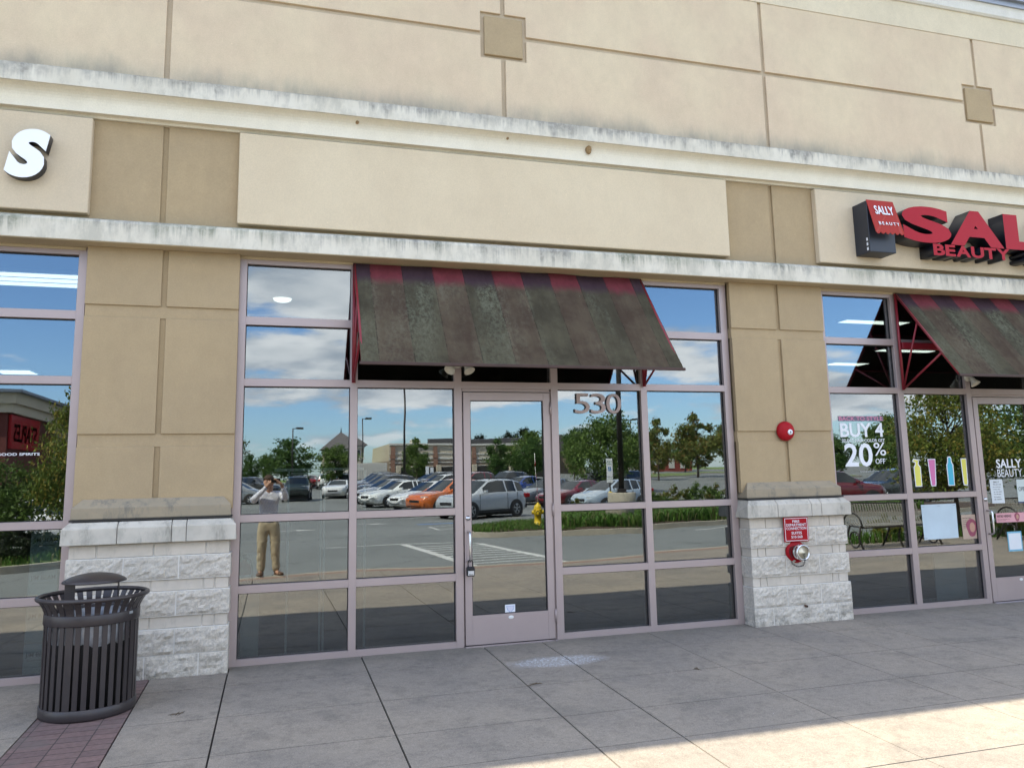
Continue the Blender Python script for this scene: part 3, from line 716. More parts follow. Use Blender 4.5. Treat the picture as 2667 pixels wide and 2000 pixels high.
def room(x0, x1, depth, name=''):
    a = MB(); a.box(x0, x1, .13, depth, -.06, -.02); a.make('interior_floor', MT['carpet'], shop)
    a = MB(); a.box(x0, x1, .13, depth, 3.60, 3.66); a.box(x0, x1, .13, .2, 3.2, 3.5998); a.make('interior_ceiling', MT['inceil'], shop)
    a = MB(); a.box(x0, x1, depth, depth+.1, -.06, 3.66); a.box(x0-.05, x0, .13, depth, -.06, 3.66); a.box(x1, x1+.05, .13, depth, -.06, 3.66); a.make('interior_wall', MT['inwall'], shop)
room(-6.3, -.62, 13); room(-.5, 4.95, 13); room(5.07, 14.0, 13)
mb = MB(); mb.box(BX0, BX1, 13.2, 13.5, -.2, 6.5); mb.box(BX0, BX1, .3, 13.3, 6.30, 6.5); mb.box(BX0, BX0+.2, .2, 13.2, -.2, 6.3); mb.box(BX1-.2, BX1, .2, 13.2, -.2, 6.3); mb.make('roof', MT['taupe'], shop)

# ------------------------------------------------------------------ awnings
def awning(x0, x1, label, shift):
    t = thing('awning', label, 'awning', (x0, 0, 2.2)); W_ = x1-x0; zt, zb, yo = 1.030, .075, -.762
    def P(k, x, off=0.0):     # k along the slope, with a faint sag
        return (x, -.03+(yo+.03)*k - .0*k, zt+(zb-zt)*k - .012*sin(pi*k)+off)
    mb = MB(); nx, nk = 40, 14; g = []
    for j in range(nk+1):
        row = []
        for i in range(nx+1):
            x = W_*i/nx; wob = .005*sin(x*23.2)*sin(pi*j/nk)+.008*mnoise.noise(Vector((x*3, j*.4, x0)))
            row.append(mb.bm.verts.new(P(j/nk, x, wob)))
        g.append(row)
    for j in range(nk):
        for i in range(nx):
            mb.bm.faces.new((g[j][i], g[j+1][i], g[j+1][i+1], g[j][i+1])).smooth = True
    ext = bmesh.ops.solidify(mb.bm, geom=list(mb.bm.faces), thickness=.004)
    mb.make('canopy', M_awning(0, W_, zt, zb, shift), t)
    mb = MB(); mb.box(-.012, W_+.012, yo-.012, yo+.012, zb-.022, zb+.002, bev=.003); mb.make('hem_bar', M_plain("rusty_bar", (.055, .028, .022), .6, .1, .25), t)
    for xx in (.013, W_-.013):
        f_ = MB()
        def bar(a, b_, w=.013): f_.tube([(xx, a[0], a[1]), (xx, b_[0], b_[1])], w, 6)
        bar((-.025, -.0), (-.025, zt-.01), .016); bar((-.035, zt-.025), (yo+.02, zb-.0), .013)
        bar((-.03, .02), (-.285, .665), .011); bar((-.03, .01), (-.56, .312), .011)
        f_.make('side_frame', MT['redframe'], t)
    f_ = MB(); f_.box(.03, W_-.03, -.05, -.015, .43, .50, bev=.003); f_.make('wall_rail', MT['redframe'], t)
    for yy, zz in ((-.285, .668), (-.56, .312)):
        f_ = MB(); f_.tube([(.02, yy, zz-.018), (W_-.02, yy, zz-.018)], .012, 6); f_.make('purlin', MT['redframe'], t)
    return t
awning(.857, 3.556, 'mildewed burgundy striped awning above the door numbered 530', .0)
awning(6.492, 9.2, 'mildewed burgundy striped awning above the beauty shop door', .05)

# ------------------------------------------------------------------ lettering on the wall
def letter(ch, par, box, y0, depth, mats, name='letter', label=None, shear=0.0, off=.02):
    me = text_mesh(ch, mats, 1.0, depth/2, off, shear, box=box, side_dark=True, res=6)
    o = obj(name, me, par, label=label); o.location.y = y0; return o
white_face = M_plain("white_acrylic", (0.82, 0.83, 0.84), .3, 0, .02, 4, 60, 0)
t = thing('channel_letter', 'white letter S with black sides on the left sign panel', 'sign letter', (-1.6, 0, 3.7))
o = letter('S', t, (-.140, .155, -.005, .385), -.142, .085, [white_face, MT['signdark']], off=.15, shear=.18)
t = thing('beauty_sign_box', 'black sign box with scalloped red flap reading SALLY BEAUTY', 'sign', (5.95, 0, 3.56))
mb = MB(); mb.box(.0, .32, -.350, -.1425, .0, .535, bev=.004); mb.make('sign_box', MT['signblack'], t)
mb = MB(); pts = [(-.005, .540), (.322, .540)]; nsc = 6; zb = .175
xsC = [.335-.345*i/(nsc*6) for i in range(nsc*6+1)]
pts = [(-.005, .540)]; low = []
for i, xx in enumerate(xsC): low.append((xx, zb-.022*abs(sin(pi*i/6))))
vf = []
for yy in (0.0, .006):
    ring = [mb.bm.verts.new((-.005, -.357+yy, .540)), mb.bm.verts.new((.322, -.357+yy, .540))]
    ring += [mb.bm.verts.new((x, -.357-.105+yy, z)) for x, z in low]
    vf.append(ring)
n = len(vf[0]); mb.bm.faces.new(vf[0]); mb.bm.faces.new(vf[1][::-1])
for i in range(n): mb.bm.faces.new((vf[0][i], vf[0][(i+1) % n], vf[1][(i+1) % n], vf[1][i]))
fl = mb.make('flap', MT['flapred'], t)
def on_flap(txt, x0, x1, z0, z1, off):
    me = text_mesh(txt, MT['vinyl'], 1, .002, off, 0, box=(x0, x1, z0, z1))
    for v in me.vertices:
        k = (.540-v.co.z)/(.540-zb); v.co.y += -.357-.105*k-.003
    obj('lettering', me, fl)
on_flap('SALLY', .055, .285, .375, .475, .035); on_flap('B E A U T Y', .055, .305, .255, .290, .015)
mb = MB()
for zz in (.02, .07, .12): mb.box(-.0035, -.0005, -.33+.02*zz, -.31+.0, zz, zz+.03)
mb.make('rating_sticker', MT['vinyl'], t)
t = thing('shop_name_sign', 'large red channel letters SALLY beside the red flap box', 'sign', (6.4, 0, 3.7))
for ch, a, b_ in (('S', 0.0, .62), ('A', .60, 1.32), ('L', 1.345, 1.84), ('L', 1.92, 2.42), ('Y', 2.36, 3.05)):
    letter(ch, t, (a, b_, .005, .395), -.145, .185, [MT['signred'], MT['signdark']], off=.11)
t = thing('shop_subtitle_sign', 'small red channel letters BEAUTY under the big red letters', 'sign', (6.76, 0, 3.57))
xx = 0
for ch, w in zip('BEAUTY', (.155, .135, .20, .175, .165, .185)):
    letter(ch, t, (xx+.004, xx+w, .008, .130), -.145, .185, [MT['signred'], MT['signdark']], off=.08); xx += w+.002
t = thing('shop_subtitle_end', 'black channel letters SUPPLY following the red BEAUTY letters', 'sign', (7.98, 0, 3.57))
xx = 0
for ch in 'SUPPLY':
    letter(ch, t, (xx, xx+.155, .008, .130), -.145, .205, [MT['signblack'], MT['signdark']], off=.05); xx += .175
t = thing('address_number', 'bronze numerals 530 fixed on the glass right of the door', 'house number', (2.861, 0, 1.952))
numm = M_plain("numeral_bronze", (.38, .285, .255), .5, .3); nums = M_plain("numeral_side", (.10, .085, .085), .5)
for ch, a in (('5', 0), ('3', .157), ('0', .312)):
    letter(ch, t, (a, a+.148, 0, .183), .0445, .022, [numm, nums], 'digit', off=.0)

# ------------------------------------------------------------------ things fixed to the right pier
t = thing('alarm_bell', 'round red fire alarm bell high on the right pier', 'alarm bell', (5.0, -.066, 1.776))
mb = MB(); mb.lathe([(.0, -.062), (.045, -.060), (.075, -.050), (.092, -.030), (.096, -.012), (.094, -.002), (.05, .0)], (0, 0, 0), 'y', 40); mb.make('gong', MT['red'], t)
mb = MB(); mb.lathe([(.0, -.0715), (.024, -.0715), (.026, -.066), (.026, -.056)], (.018, 0, -.012), 'y', 24); q = mb.make('badge', MT['vinyl'], t)
mb = MB(); mb.lathe([(0, -.0735), (.006, -.0735), (.006, -.071)], (.018, 0, -.008), 'y', 12); mb.box(.0155, .0205, -.0735, -.071, -.026, -.009); mb.make('keyhole_mark', MT['black'], q)
t = thing('fire_connection_sign', 'red sign reading FIRE DEPARTMENT CONNECTION SUITES 510-560', 'sign', (4.96, -.196, .85))
mb = MB(); mb.box(-.132, .132, -.003, .010, -.112, .112, bev=.001); mb.make('plate', MT['red'], t)
mb = MB(); q = .124; 
for a in ((-q, q, .100, .1045), (-q, q, -.1045, -.100), (-q, -q+.0045, -.0999, .0999), (q-.0045, q, -.0999, .0999)): mb.box(a[0], a[1], -.0042, -.0028, a[2], a[3])
mb.make('border', MT['vinyl'], t)
for s_, hw, z0 in (('FIRE', .037, .062), ('DEPARTMENT', .108, .030), ('CONNECTION', .108, -.002), ('SUITES', .056, -.044), ('510-560', .060, -.080)):
    obj('lettering', text_mesh(s_, MT['vinyl'], 1, .0006, .01, 0, box=(-hw, hw, z0, z0+.024)), t).location.y = -.0035
t = thing('fire_connection', 'silver fire hose coupling with red wall plate and hanging chain', 'fire hose connection', (4.955, -.168, .645))
mb = MB(); mb.lathe([(.0, -.022), (.05, -.022), (.098, -.018), (.103, -.010), (.103, .01)], (0, 0, 0), 'y', 40); mb.make('wall_plate', MT['red'], t)
mb = MB(); mb.lathe([(.058, -.018), (.060, -.045), (.068, -.050), (.068, -.062), (.063, -.066), (.063, -.090), (.074, -.094), (.074, -.120), (.067, -.126), (.060, -.126), (.058, -.110), (.0, -.108)], (0, 0, 0), 'y', 40); mb.make('coupling', MT['chrome'], t)
mb = MB()
for a in (.6, 2.2, 3.8, 5.4): mb.box(cos(a)*.073-.010, cos(a)*.073+.010, -.118, -.098, sin(a)*.073-.010, sin(a)*.073+.010, bev=.003)
mb.make('lug', MT['chrome'], t)
mb = MB(); mb.lathe([(.0, -.1285), (.010, -.1285), (.012, -.120), (.055, -.1165), (.057, -.109)], (0, 0, 0), 'y', 32); mb.make('cap', M_plain("pale_brass", (.62, .56, .42), .35, .8), t)
def chain(par, pts, r0=.0045, ln=.017):
    mb = MB()
    P_ = [Vector(p) for p in pts]; tot = sum((b_-a).length for a, b_ in zip(P_, P_[1:])); k = max(4, int(tot/ln)); 
    def at(s):
        for a, b_ in zip(P_, P_[1:]):
            l = (b_-a).length
            if s <= l: return a.lerp(b_, s/l)
            s -= l
        return P_[-1]
    for i in range(k):
        a, b_ = at(tot*i/k), at(tot*(i+1.25)/k); d = (b_-a).normalized(); sd = d.orthogonal().normalized() if i % 2 else d.cross(d.orthogonal()).normalized()
        c = (a+b_)/2; ring = [c+d*cos(w)*ln*.72+sd*sin(w)*ln*.34 for w in [2*pi*j/8 for j in range(9)]]
        mb.tube(ring, .0021, 5, cap=False)
    return mb.make('chain', MT['dark'], par)
chain(t, [(0, -.130, -.01), (.004, -.132, -.07), (-.01, -.12, -.115), (-.035, -.08, -.130), (-.06, -.04, -.115), (-.072, -.024, -.08)])
chain(t, [(-.045, -.06, .055), (-.075, -.03, .04), (-.082, -.024, -.005), (-.070, -.04, -.045)])
t = thing('weep_pipe', 'small rusty drain stub low on the right pier', 'pipe', (5.02, -.185, .148))
mb = MB(); mb.lathe([(.008, -.014), (.011, -.014), (.011, .03)], (0, 0, 0), 'y', 14); mb.lathe([(0, .0), (.009, .0)], (0, 0, 0), 'y', 14, mi=1); mb.make('pipe_stub', [M_plain("rust", (.12, .06, .035), .8, .2), MT['dark']], t)
# security lights
def bullet_lamp(name, label, loc, heads, group=None):
    t = thing(name, label, 'security light', loc, group=group)
    ivory = M_plain("ivory_lamp", (.55, .52, .44), .45)
    mb = MB(); mb.lathe([(0, -.022), (.04, -.022), (.048, -.012), (.048, .0)], (0, 0, 0), 'y', 20); mb.make('mounting_plate', ivory, t)
    for hx, tilt in heads:
        mb = MB(); mb.tube([(hx*.25, -.02, 0), (hx*.7, -.05, -.004), (hx, -.065, -.02)], .009, 8); mb.make('arm', ivory, t)
        mb = MB(); mb.lathe([(.0, .038), (.018, .036), (.026, .02), (.028, .0), (.045, -.035), (.050, -.050), (.046, -.050), (.040, -.036), (.0, -.034)], (0, 0, 0), 'z', 22)
        h = mb.make('lamp_head', ivory, t); h.location = (hx, -.07, -.045); h.rotation_euler = (radians(-28), radians(tilt), 0)
bullet_lamp('security_light', 'twin-headed ivory security light under the middle awning', (1.768, .0, 2.39), ((-.065, 38), (.07, -20)))
bullet_lamp('security_light', 'single-headed ivory security light under the right awning', (7.38, .0, 2.35), ((.0, -12),))
# key lock box on the door handle
t = thing('key_lock_box', 'grey and black combination key box hanging from the door handle', 'key box', (1.846, -.063, .62))
mb = MB(); mb.box(-.034, .034, -.022, .018, -.042, .036, bev=.008); mb.make('case', MT['black'], t)
mb = MB(); mb.box(-.026, .026, -.0255, -.0215, -.034, .004, bev=.0015); q = mb.make('face_plate', M_plain("silver_plate", (.55, .56, .58), .35, .6), t)
obj('lettering', text_mesh('Master', MT['black'], 1, .0004, .02, .3, box=(-.019, .019, -.030, -.020)), q).location.y = -.0258
mb = MB(); mb.box(-.018, .018, -.0265, -.0215, .010, .026, bev=.003); mb.make('dial_cover', MT['dark'], t)
mb = MB(); mb.tube([(-.020, 0, .034), (-.020, 0, .070), (-.013, 0, .086), (0, 0, .092), (.013, 0, .086), (.020, 0, .070), (.020, 0, .034)], .0048, 8); mb.make('shackle', MT['dark'], t)
# wasp nests
for x, y, z, s_, lb in ((3.005, -.175, 4.405, 1.0, 'largest brown mud nest under the cornice'), (2.212, -.178, 4.437, .45, 'tiny brown mud nest under the cornice'), (.866, -.178, 4.442, .6, 'leftmost brown mud nest under the cornice')):
    mb = MB(); bmesh.ops.create_icosphere(mb.bm, subdivisions=3, radius=.04)
    for v in mb.bm.verts:
        v.co.x *= .7*s_; v.co.z *= 1.05*s_; v.co.y *= .7*s_; v.co *= 1+.25*mnoise.noise(v.co*60)
        if v.co.z > 0: v.co.x *= 1.1
    o = mb.make('mud_nest', M_plain("mud", (.30, .20, .10), .95, 0, .4, 60, 90, .5), None, smooth=True, label=lb, cat='mud nest', loc=(x, y, z))

# ------------------------------------------------------------------ vinyl, paper and posters on the glass
def vt(txt, box, par, mat='vinyl', off=.0, y=0.0, sh=0.0, name='lettering'):
    o = obj(name, text_mesh(txt, MT[mat] if isinstance(mat, str) else mat, 1, .0004, off, sh, box=box, res=3), par); o.location.y = y; return o
def sheet_flat(par, name, x0, x1, z0, z1, mat, y=0.0, th=.0008, tilt=0.0):
    mb = MB(); mb.box(x0, x1, y-th, y, z0, z1); o = mb.make(name, MT[mat] if isinstance(mat, str) else mat, par); return o
GY = .0442
pinkv = M_plain("pink_vinyl", (.62, .22, .33), .5, 0, .02)
t = thing('promotion_lettering', 'white window lettering BACK TO STYLE BUY 4 20% OFF', 'window lettering', (5.72, GY, 1.40))
mb = MB(); mb.box(-.0, .555, -.0006, .0, .482, .532); mb.make('backing_strip', M_plain("dull_mauve", (.14, .12, .17), .6), t)  # dull mauve strip behind the top line of lettering
vt('BACK TO STYLE', (.01, .545, .487, .528), t, pinkv, .02, -.001)
vt('BUY 4', (.015, .545, .318, .463), t, off=.05); vt('SELECT HAIR COLOR GET', (.025, .550, .268, .300), t, off=.015)
vt('20', (.045, .385, .020, .258), t, off=.04); vt('%', (.405, .555, .128, .262), t, off=.01); vt('OFF', (.415, .535, .045, .098), t, off=.01)
vt('*', (.542, .553, .085, .098), t)
vt('Exclusions may apply. See store for details.', (.22, .45, -.035, -.025), t)
def outline_obj(t, name, pts, mat, y, grow=0.0):
    mb = MB(); mb.prism_y(pts, y-.0008, y); return mb.make(name, mat, t)
yel = M_plain("yellow_vinyl", (.72, .66, .12), .5, 0, .02); pnk = M_plain("magenta_vinyl", (.60, .16, .36), .5, 0, .02); blu = M_plain("cyan_vinyl", (.06, .42, .58), .5, 0, .02)
def grow(pts, g):
    n = len(pts); out = []
    A = sum(pts[i][0]*pts[(i+1) % n][1]-pts[(i+1) % n][0]*pts[i][1] for i in range(n)); s_ = 1 if A > 0 else -1
    for i in range(n):
        p0, p1, p2 = Vector(pts[i-1]), Vector(pts[i]), Vector(pts[(i+1) % n])
        d1 = (p1-p0).normalized(); d2 = (p2-p1).normalized(); n1_ = Vector((d1.y, -d1.x))*s_; n2_ = Vector((d2.y, -d2.x))*s_
        k = (n1_+n2_); k = k.normalized() if k.length > 1e-4 else n1_
        out.append(tuple(p1+k*g*1.1))
    return out
shapes = [
 ('yellow pump bottle sticker on the glass, leftmost of four', 6.648, yel, [(-.032, 0), (.036, 0), (.036, .19), (.012, .215), (.012, .238), (.018, .24), (.018, .262), (-.035, .268), (-.045, .255), (-.012, .245), (-.012, .215), (-.032, .19)]),
 ('pink tube sticker beside the yellow pump bottle', 6.840, pnk, [(-.020, 0), (.022, 0), (.024, .02), (.044, .265), (-.040, .265), (-.022, .02)]),
 ('blue bottle sticker between pink and yellow tubes', 7.075, blu, [(-.034, 0), (.032, 0), (.034, .205), (.018, .235), (.016, .275), (.008, .285), (-.010, .285), (-.016, .275), (-.018, .235), (-.034, .205)]),
 ('slim yellow tube sticker, rightmost of four', 7.262, yel, [(-.018, 0), (.018, 0), (.020, .025), (.030, .265), (-.030, .265), (-.020, .025)])]
for lb, x, mt_, pts in shapes:
    t = thing('product_sticker', lb, 'sticker', (x, GY, 1.212), group='product stickers on the beauty shop window')
    outline_obj(t, 'white_outline', grow(pts, .011), MT['vinyl'], 0); outline_obj(t, 'coloured_shape', pts, mt_, -.0010)
paper = M_plain("pale_paper", (.50, .60, .66), .6, 0, .10, 2.2, 40, .05)
t = thing('blank_poster', 'large pale blank poster low in the beauty shop window', 'poster', (6.875, GY, .84))
mb = MB(); mb.prism_y([(-.218, -.176), (.222, -.172), (.228, .180), (-.224, .178)], -.001, 0); q = mb.make('paper', paper, t)
mb = MB()
for x, z in ((-.20, .155), (.0, .16), (.20, .165), (-.195, -.16)): mb.box(x-.018, x+.018, -.0018, -.0012, z-.006, z+.006)
mb.make('tape', M_plain("tape", (.42, .50, .55), .3), t)
portrait = M_plain("portrait_hair_pink", (.30, .07, .11), .6, 0, .2, 30); face = M_plain("portrait_face", (.50, .28, .20), .6, 0, .1, 20); buff = M_plain("buff_paper", (.47, .34, .26), .6, 0, .04)
def portrait_at(par, cx, cz, s_, y):
    mb = MB(); mb.prism_y([(cx+cos(a)*s_*(.46+.07*sin(3*a))*(1.0), cz+sin(a)*s_*.62) for a in [2*pi*i/20 for i in range(20)]], y-.0006, y); mb.make('printed_hair', portrait, par)
    mb = MB(); mb.prism_y([(cx+.06*s_+cos(a)*s_*.24, cz+.02*s_+sin(a)*s_*.34) for a in [2*pi*i/16 for i in range(16)]], y-.0014, y-.0008); mb.make('printed_face', face, par)
t = thing('hiring_poster', 'buff poster with pink-haired portrait beside the blank poster', 'poster', (7.235, GY, .775))
mb = MB(); mb.box(-.078, .105, -.001, 0, -.124, .124); mb.make('paper', buff, t)
portrait_at(t, .045, -.01, .15, -.0012)
vt('JOIN OUR TEAM', (-.066, .045, .082, .094), t, 'dark', 0, -.0012)
for i in range(5): vt('we are looking for you', (-.066, .0-.008*i, .062-.018*i, .068-.018*i), t, 'dark', 0, -.0012)
pinkp = M_plain("pink_paper", (.66, .33, .36), .6, 0, .04)
DY = .0275
t = thing('hiring_notice', "pink strip notice reading WE'RE HIRING! on the beauty shop door", 'notice', (7.602, DY, .803))
mb = MB(); mb.box(0, .40, -.001, 0, 0, .098); mb.make('paper', pinkp, t)
vt("WE'RE HIRING!", (.012, .205, .052, .080), t, 'dark', .02, -.0012); vt('Apply in store today and join a team', (.012, .18, .030, .037), t, 'dark', 0, -.0012); vt('that loves colour', (.012, .13, .018, .025), t, 'dark', 0, -.0012)
portrait_at(t, .285, .052, .075, -.0012)
t = thing('door_lettering', 'white window lettering SALLY BEAUTY on the right shop door', 'window lettering', (7.68, DY, 1.28))
vt('SALLY', (0, .35, .095, .190), t, off=.05); vt('BEAUTY', (.005, .345, .0, .082), t, off=-.008); vt('.', (.352, .365, .0, .012), t)
t = thing('hours_notice', 'white notice with blue foot under the door lettering', 'notice', (7.566, DY, 1.005))
mb = MB(); mb.prism_y([(.008, .0), (.178, .0), (.172, .252), (-.002, .250)], -.001, 0); mb.make('paper', M_plain("white_paper", (.62, .66, .68), .6, 0, .04), t)
vt('SALLY', (.045, .125, .215, .233), t, 'dark', .02, -.0012)
for i, s_ in enumerate(('This store will', 'be opening', 'every day', 'at 10 AM', 'We will open', 'for business', 'at noon.')): vt(s_, (.04, .145-.008*(i % 3), .192-.026*i, .204-.026*i), t, 'dark', 0, -.0012)
t = thing('outreach_notice', 'pale notice at the right edge of the beauty shop door', 'notice', (7.93, DY, 1.005))
mb = MB(); mb.box(0, .16, -.001, 0, .008, .245); mb.make('paper', M_plain("pale_green_paper", (.55, .62, .60), .6, 0, .04), t)
mb = MB(); mb.box(0, .16, -.001, 0, -.006, .0078); mb.make('blue_edge', M_plain("navy_edge", (.02, .03, .12), .6), t)
vt('OPEN', (.02, .14, .12, .165), t, 'dark', 0, -.0012)
t = thing('code_card', 'white card with light blue border low on the beauty shop door', 'card', (7.726, DY, .500))
mb = MB(); mb.box(0, .195, -.001, 0, 0, .205); mb.make('border', M_plain("light_blue_border", (.16, .42, .56), .6, 0, .03), t)
mb = MB(); mb.box(.014, .181, -.0018, -.0012, .018, .187); mb.make('paper', M_plain("card_white", (.72, .74, .76), .6, 0, .03), t)
t = thing('inside_board', 'pale board leaning behind the low pane of the beauty shop', 'board', (7.06, .16, -.01))
mb = MB(); mb.box(-.20, .205, 0, .012, .03, .52, bev=.002); mb.make('panel', M_plain("pale_board", (.72, .72, .76), .7, 0, .03), t)
mb = MB(); mb.box(-.19, .19, .013, .22, .0, .03); mb.make('foot', MT['white'], t)
t = thing('address_decal', 'small white square decal low on the door numbered 530', 'decal', (2.212, DY, .276))
mb = MB(); mb.box(-.045, .045, -.001, 0, -.036, .037); mb.make('backing', MT['vinyl'], t)
shp = [(-.034, .026), (.036, .026), (.030, -.006), (.020, -.010), (.018, -.018), (.010, -.020), (.008, -.031), (-.008, -.031), (-.010, -.018), (-.022, -.012), (-.026, .0)]
outline_obj(t, 'dark_outline', shp, MT['bluepaint'], -.0014); outline_obj(t, 'pale_field', grow(shp, -.003), M_plain("pale_lilac", (.62, .62, .72), .5), -.0022)
t = thing('spirits_lettering', 'white window lettering FINE WINE AND GOOD SPIRITS on the left shop', 'window lettering', (-1.71, GY, 1.628))
vt('& GOOD SPIRITS', (-.06, .267, 0, .020), t, off=.03)
# things just inside the windows
t = thing('fire_extinguisher', 'red fire extinguisher behind the lower left pane of the middle shop', 'fire extinguisher', (.035, .21, .52))
mb = MB(); mb.lathe([(0, -.12), (.045, -.12), (.052, -.108), (.054, .06), (.045, .10), (.020, .125), (.014, .14), (0, .14)], (0, 0, .12), 'z', 24); mb.make('cylinder', MT['red'], t)
mb = MB(); mb.lathe([(.0545, 0), (.0545, .07)], (0, 0, .07), 'z', 24); mb.make('tag', MT['vinyl'], t)
mb = MB(); mb.box(-.012, .012, -.012, .012, .26, .285); mb.box(-.05, .015, -.006, .006, .285, .30, bev=.002); mb.tube([(.01, 0, .275), (.045, 0, .25), (.062, 0, .18), (.060, 0, .05)], .006, 8); mb.make('valve_and_hose', MT['black'], t)
mb = MB(); mb.box(-.02, .12, .056, .07, -.55, .30); mb.make('wall_bracket', MT['white'], t)
boxm = M_plain("pale_carton", (.72, .80, .80), .7, 0, .08)
for i in range(4):
    t = thing('drinks_carton', ('bottom', 'second', 'third', 'top')[i]+' pale carton of the stack inside the left shop window', 'carton', (-1.43, .125, -.02+.275*i), group='cartons stacked inside the left shop window')
    mb = MB(); mb.box(-.055, .14, 0, .24, .002, .270, bev=.003); q = mb.make('carton_body', boxm, t)
    vt('JIM BEAM', (-.04, .125, .17, .21), t, M_plain("carton_ink", (.05, .08, .07), .7), .01, -.0006); vt('KENTUCKY STRAIGHT BOURBON', (-.03, .11, .150, .158), t, 'dark', 0, -.0006)
# white rail frame standing in the empty shop
t = thing('rail_frame', 'white metal display frame standing inside the middle shop', 'display frame', (.0203, .3, 0.0))
t.scale = (.921, 1, .985)
mb = MB(); k = .0
fr_c = M_plain("white_rail", (.80, .82, .80), .5)
for x in (.37, .66, .69, 1.06): mb.box(x, x+.018, 0, .018, .0, 1.50, bev=.001)
for x in (.25,): mb.box(x, 1.06, 0, .018, 1.50, 1.525, bev=.001); mb.box(.40, .66, .0, .018, 1.475, 1.49)
mb.make('rails', fr_c, t)
# ceiling lights
for x, y, lx, ly, z, lb, grp in ((-2.1, 2.6, .62, .32, 3.595, 'lit ceiling panel nearest the left shop window', 1), (-4.6, 10.6, .32, .32, 3.595, 'lit ceiling panel far back in the left shop', 1), (8.85, 2.95, .56, .10, 3.595, 'lit ceiling strip nearest the beauty shop window', 1), (11.6, 5.3, .60, .10, 3.595, 'lit ceiling strip in the middle of the beauty shop', 1), (11.75, 7.1, .42, .16, 3.595, 'lit ceiling strip at the back of the beauty shop', 1)):
    t = thing('ceiling_light', lb, 'ceiling light', (x, y, z))
    mb = MB(); mb.box(-lx-.03, lx+.03, -ly-.03, ly+.03, -.03, 0, bev=.004); mb.make('housing', MT['white'], t)
    mb = MB()
    if ly > .2:
        for k in range(3): mb.box(-lx+.02, lx-.02, -ly+.03+k*(2*ly/3), -ly-.03+(k+1)*(2*ly/3), -.036, -.031)
    else: mb.box(-lx, lx, -ly, ly, -.036, -.031)
    mb.make('diffuser', MT['lightpanel'], t)
t = thing('ceiling_light', 'round white ceiling light seen through the top left pane of the middle shop', 'ceiling light', (.295, 3.12, 3.595))
mb = MB(); mb.lathe([(0, -.05), (.07, -.045), (.10, -.03), (.11, 0)], (0, 0, 0), 'z', 28); mb.make('diffuser', MT['lightpanel'], t)
mb = MB(); mb.lathe([(.111, -.0), (.115, -.012), (.118, 0)], (0, 0, 0), 'z', 28); mb.make('trim_ring', MT['white'], t)

# ------------------------------------------------------------------ waste bin
def waste_bin(x, y):
    t = thing('waste_bin', 'dark bronze slatted round waste bin with domed lid on bracket', 'waste bin', (x, y, pz(y)))
    K = M_plain("bin_bronze", (0.040, 0.033, 0.034), .38, .15, .12, 9, 140, .10)
    mb = MB(); NS = 34
    prof = [(.2735, .035), (.2735, .30), (.2735, .560), (.2740, .600), (.279, .632), (.291, .660), (.306, .684), (.318, .702)]
    for k in range(NS):
        a = 2*pi*k/NS; w = .030 if k % 8 else .044; dr = Vector((cos(a), sin(a), 0)); tg = Vector((-sin(a), cos(a), 0))
        o_, i_ = [], []
        for r0, z in prof:
            tw = w*(1+.25*max(0, z-.6)/.1)*.5
            for lst, rad in ((o_, r0), (i_, r0-.006)):
                lst.append([mb.bm.verts.new(dr*rad+tg*s_*tw+Vector((0, 0, z))) for s_ in (-1, 1)])
        for j in range(len(prof)-1):
            mb.bm.faces.new((o_[j][0], o_[j][1], o_[j+1][1], o_[j+1][0])); mb.bm.faces.new((i_[j][1], i_[j][0], i_[j+1][0], i_[j+1][1]))
            mb.bm.faces.new((o_[j][1], i_[j][1], i_[j+1][1], o_[j+1][1])); mb.bm.faces.new((i_[j][0], o_[j][0], o_[j+1][0], i_[j+1][0]))
    mb.make('slatted_body', K, t)
    mb = MB(); mb.lathe([(.268, .0), (.277, .0), (.2795, .006), (.2795, .060), (.276, .064), (.268, .064), (.268, .0)], n=72); mb.make('base_ring', K, t)
    mb = MB(); mb.lathe([(.270, .556), (.2775, .554), (.2795, .559), (.2795, .616), (.2775, .620), (.270, .620), (.270, .556)], n=72); mb.make('middle_band', K, t)
    mb = MB(); mb.lathe([(.319+.014*cos(w), .712+.014*sin(w)) for w in [2*pi*i/12 for i in range(13)]], n=80); mb.make('rim', K, t)
    mb = MB(); mb.lathe([(0, .852), (.05, .850), (.10, .842), (.145, .829), (.178, .812), (.190, .802), (.190, .795), (.184, .795), (.10, .83), (0, .842)], n=48); ld = mb.make('lid', K, t, smooth=True)
    mb = MB(); mb.box(-.152, -.092, -.10, -.092, .56, .815); mb.box(.135, .140, .02, .06, .62, .815); mb.make('lid_bracket', K, ld)
    mb = MB(); mb.lathe([(.0, .03), (.238, .03), (.245, .50), (.247, .54)], n=48); mb.make('liner', MT['black'], t)
    mb = MB(); bg_ = [(.235, .40), (.252, .47), (.256, .535), (.250, .60), (.243, .60), (.240, .50), (.228, .40)]; mb.lathe(bg_, n=60)
    for v in mb.bm.verts:
        s_ = 1+.022*mnoise.noise(Vector((v.co.x*18, v.co.y*18, v.co.z*12))); v.co.x *= s_; v.co.y *= s_; v.co.z += .02*mnoise.noise(Vector((v.co.x*11, v.co.y*11, 3)))
    mb.make('rubbish_bag', M_plain("clear_bag", (.30, .31, .33), .25, 0, .35, 14, 40, .3), t, smooth=True)
    mb = MB(); a = radians(-28); 
    for da in (-.055, .055): pass
    vs_ = [mb.bm.verts.new((.2805*cos(a+d), .2805*sin(a+d), z)) for z in (.598, .614) for d in (-.06, .06)]
    mb.bm.faces.new((vs_[0], vs_[1], vs_[3], vs_[2])); mb.make('maker_label', M_plain("label_grey", (.30, .32, .33), .4), t)
    return t
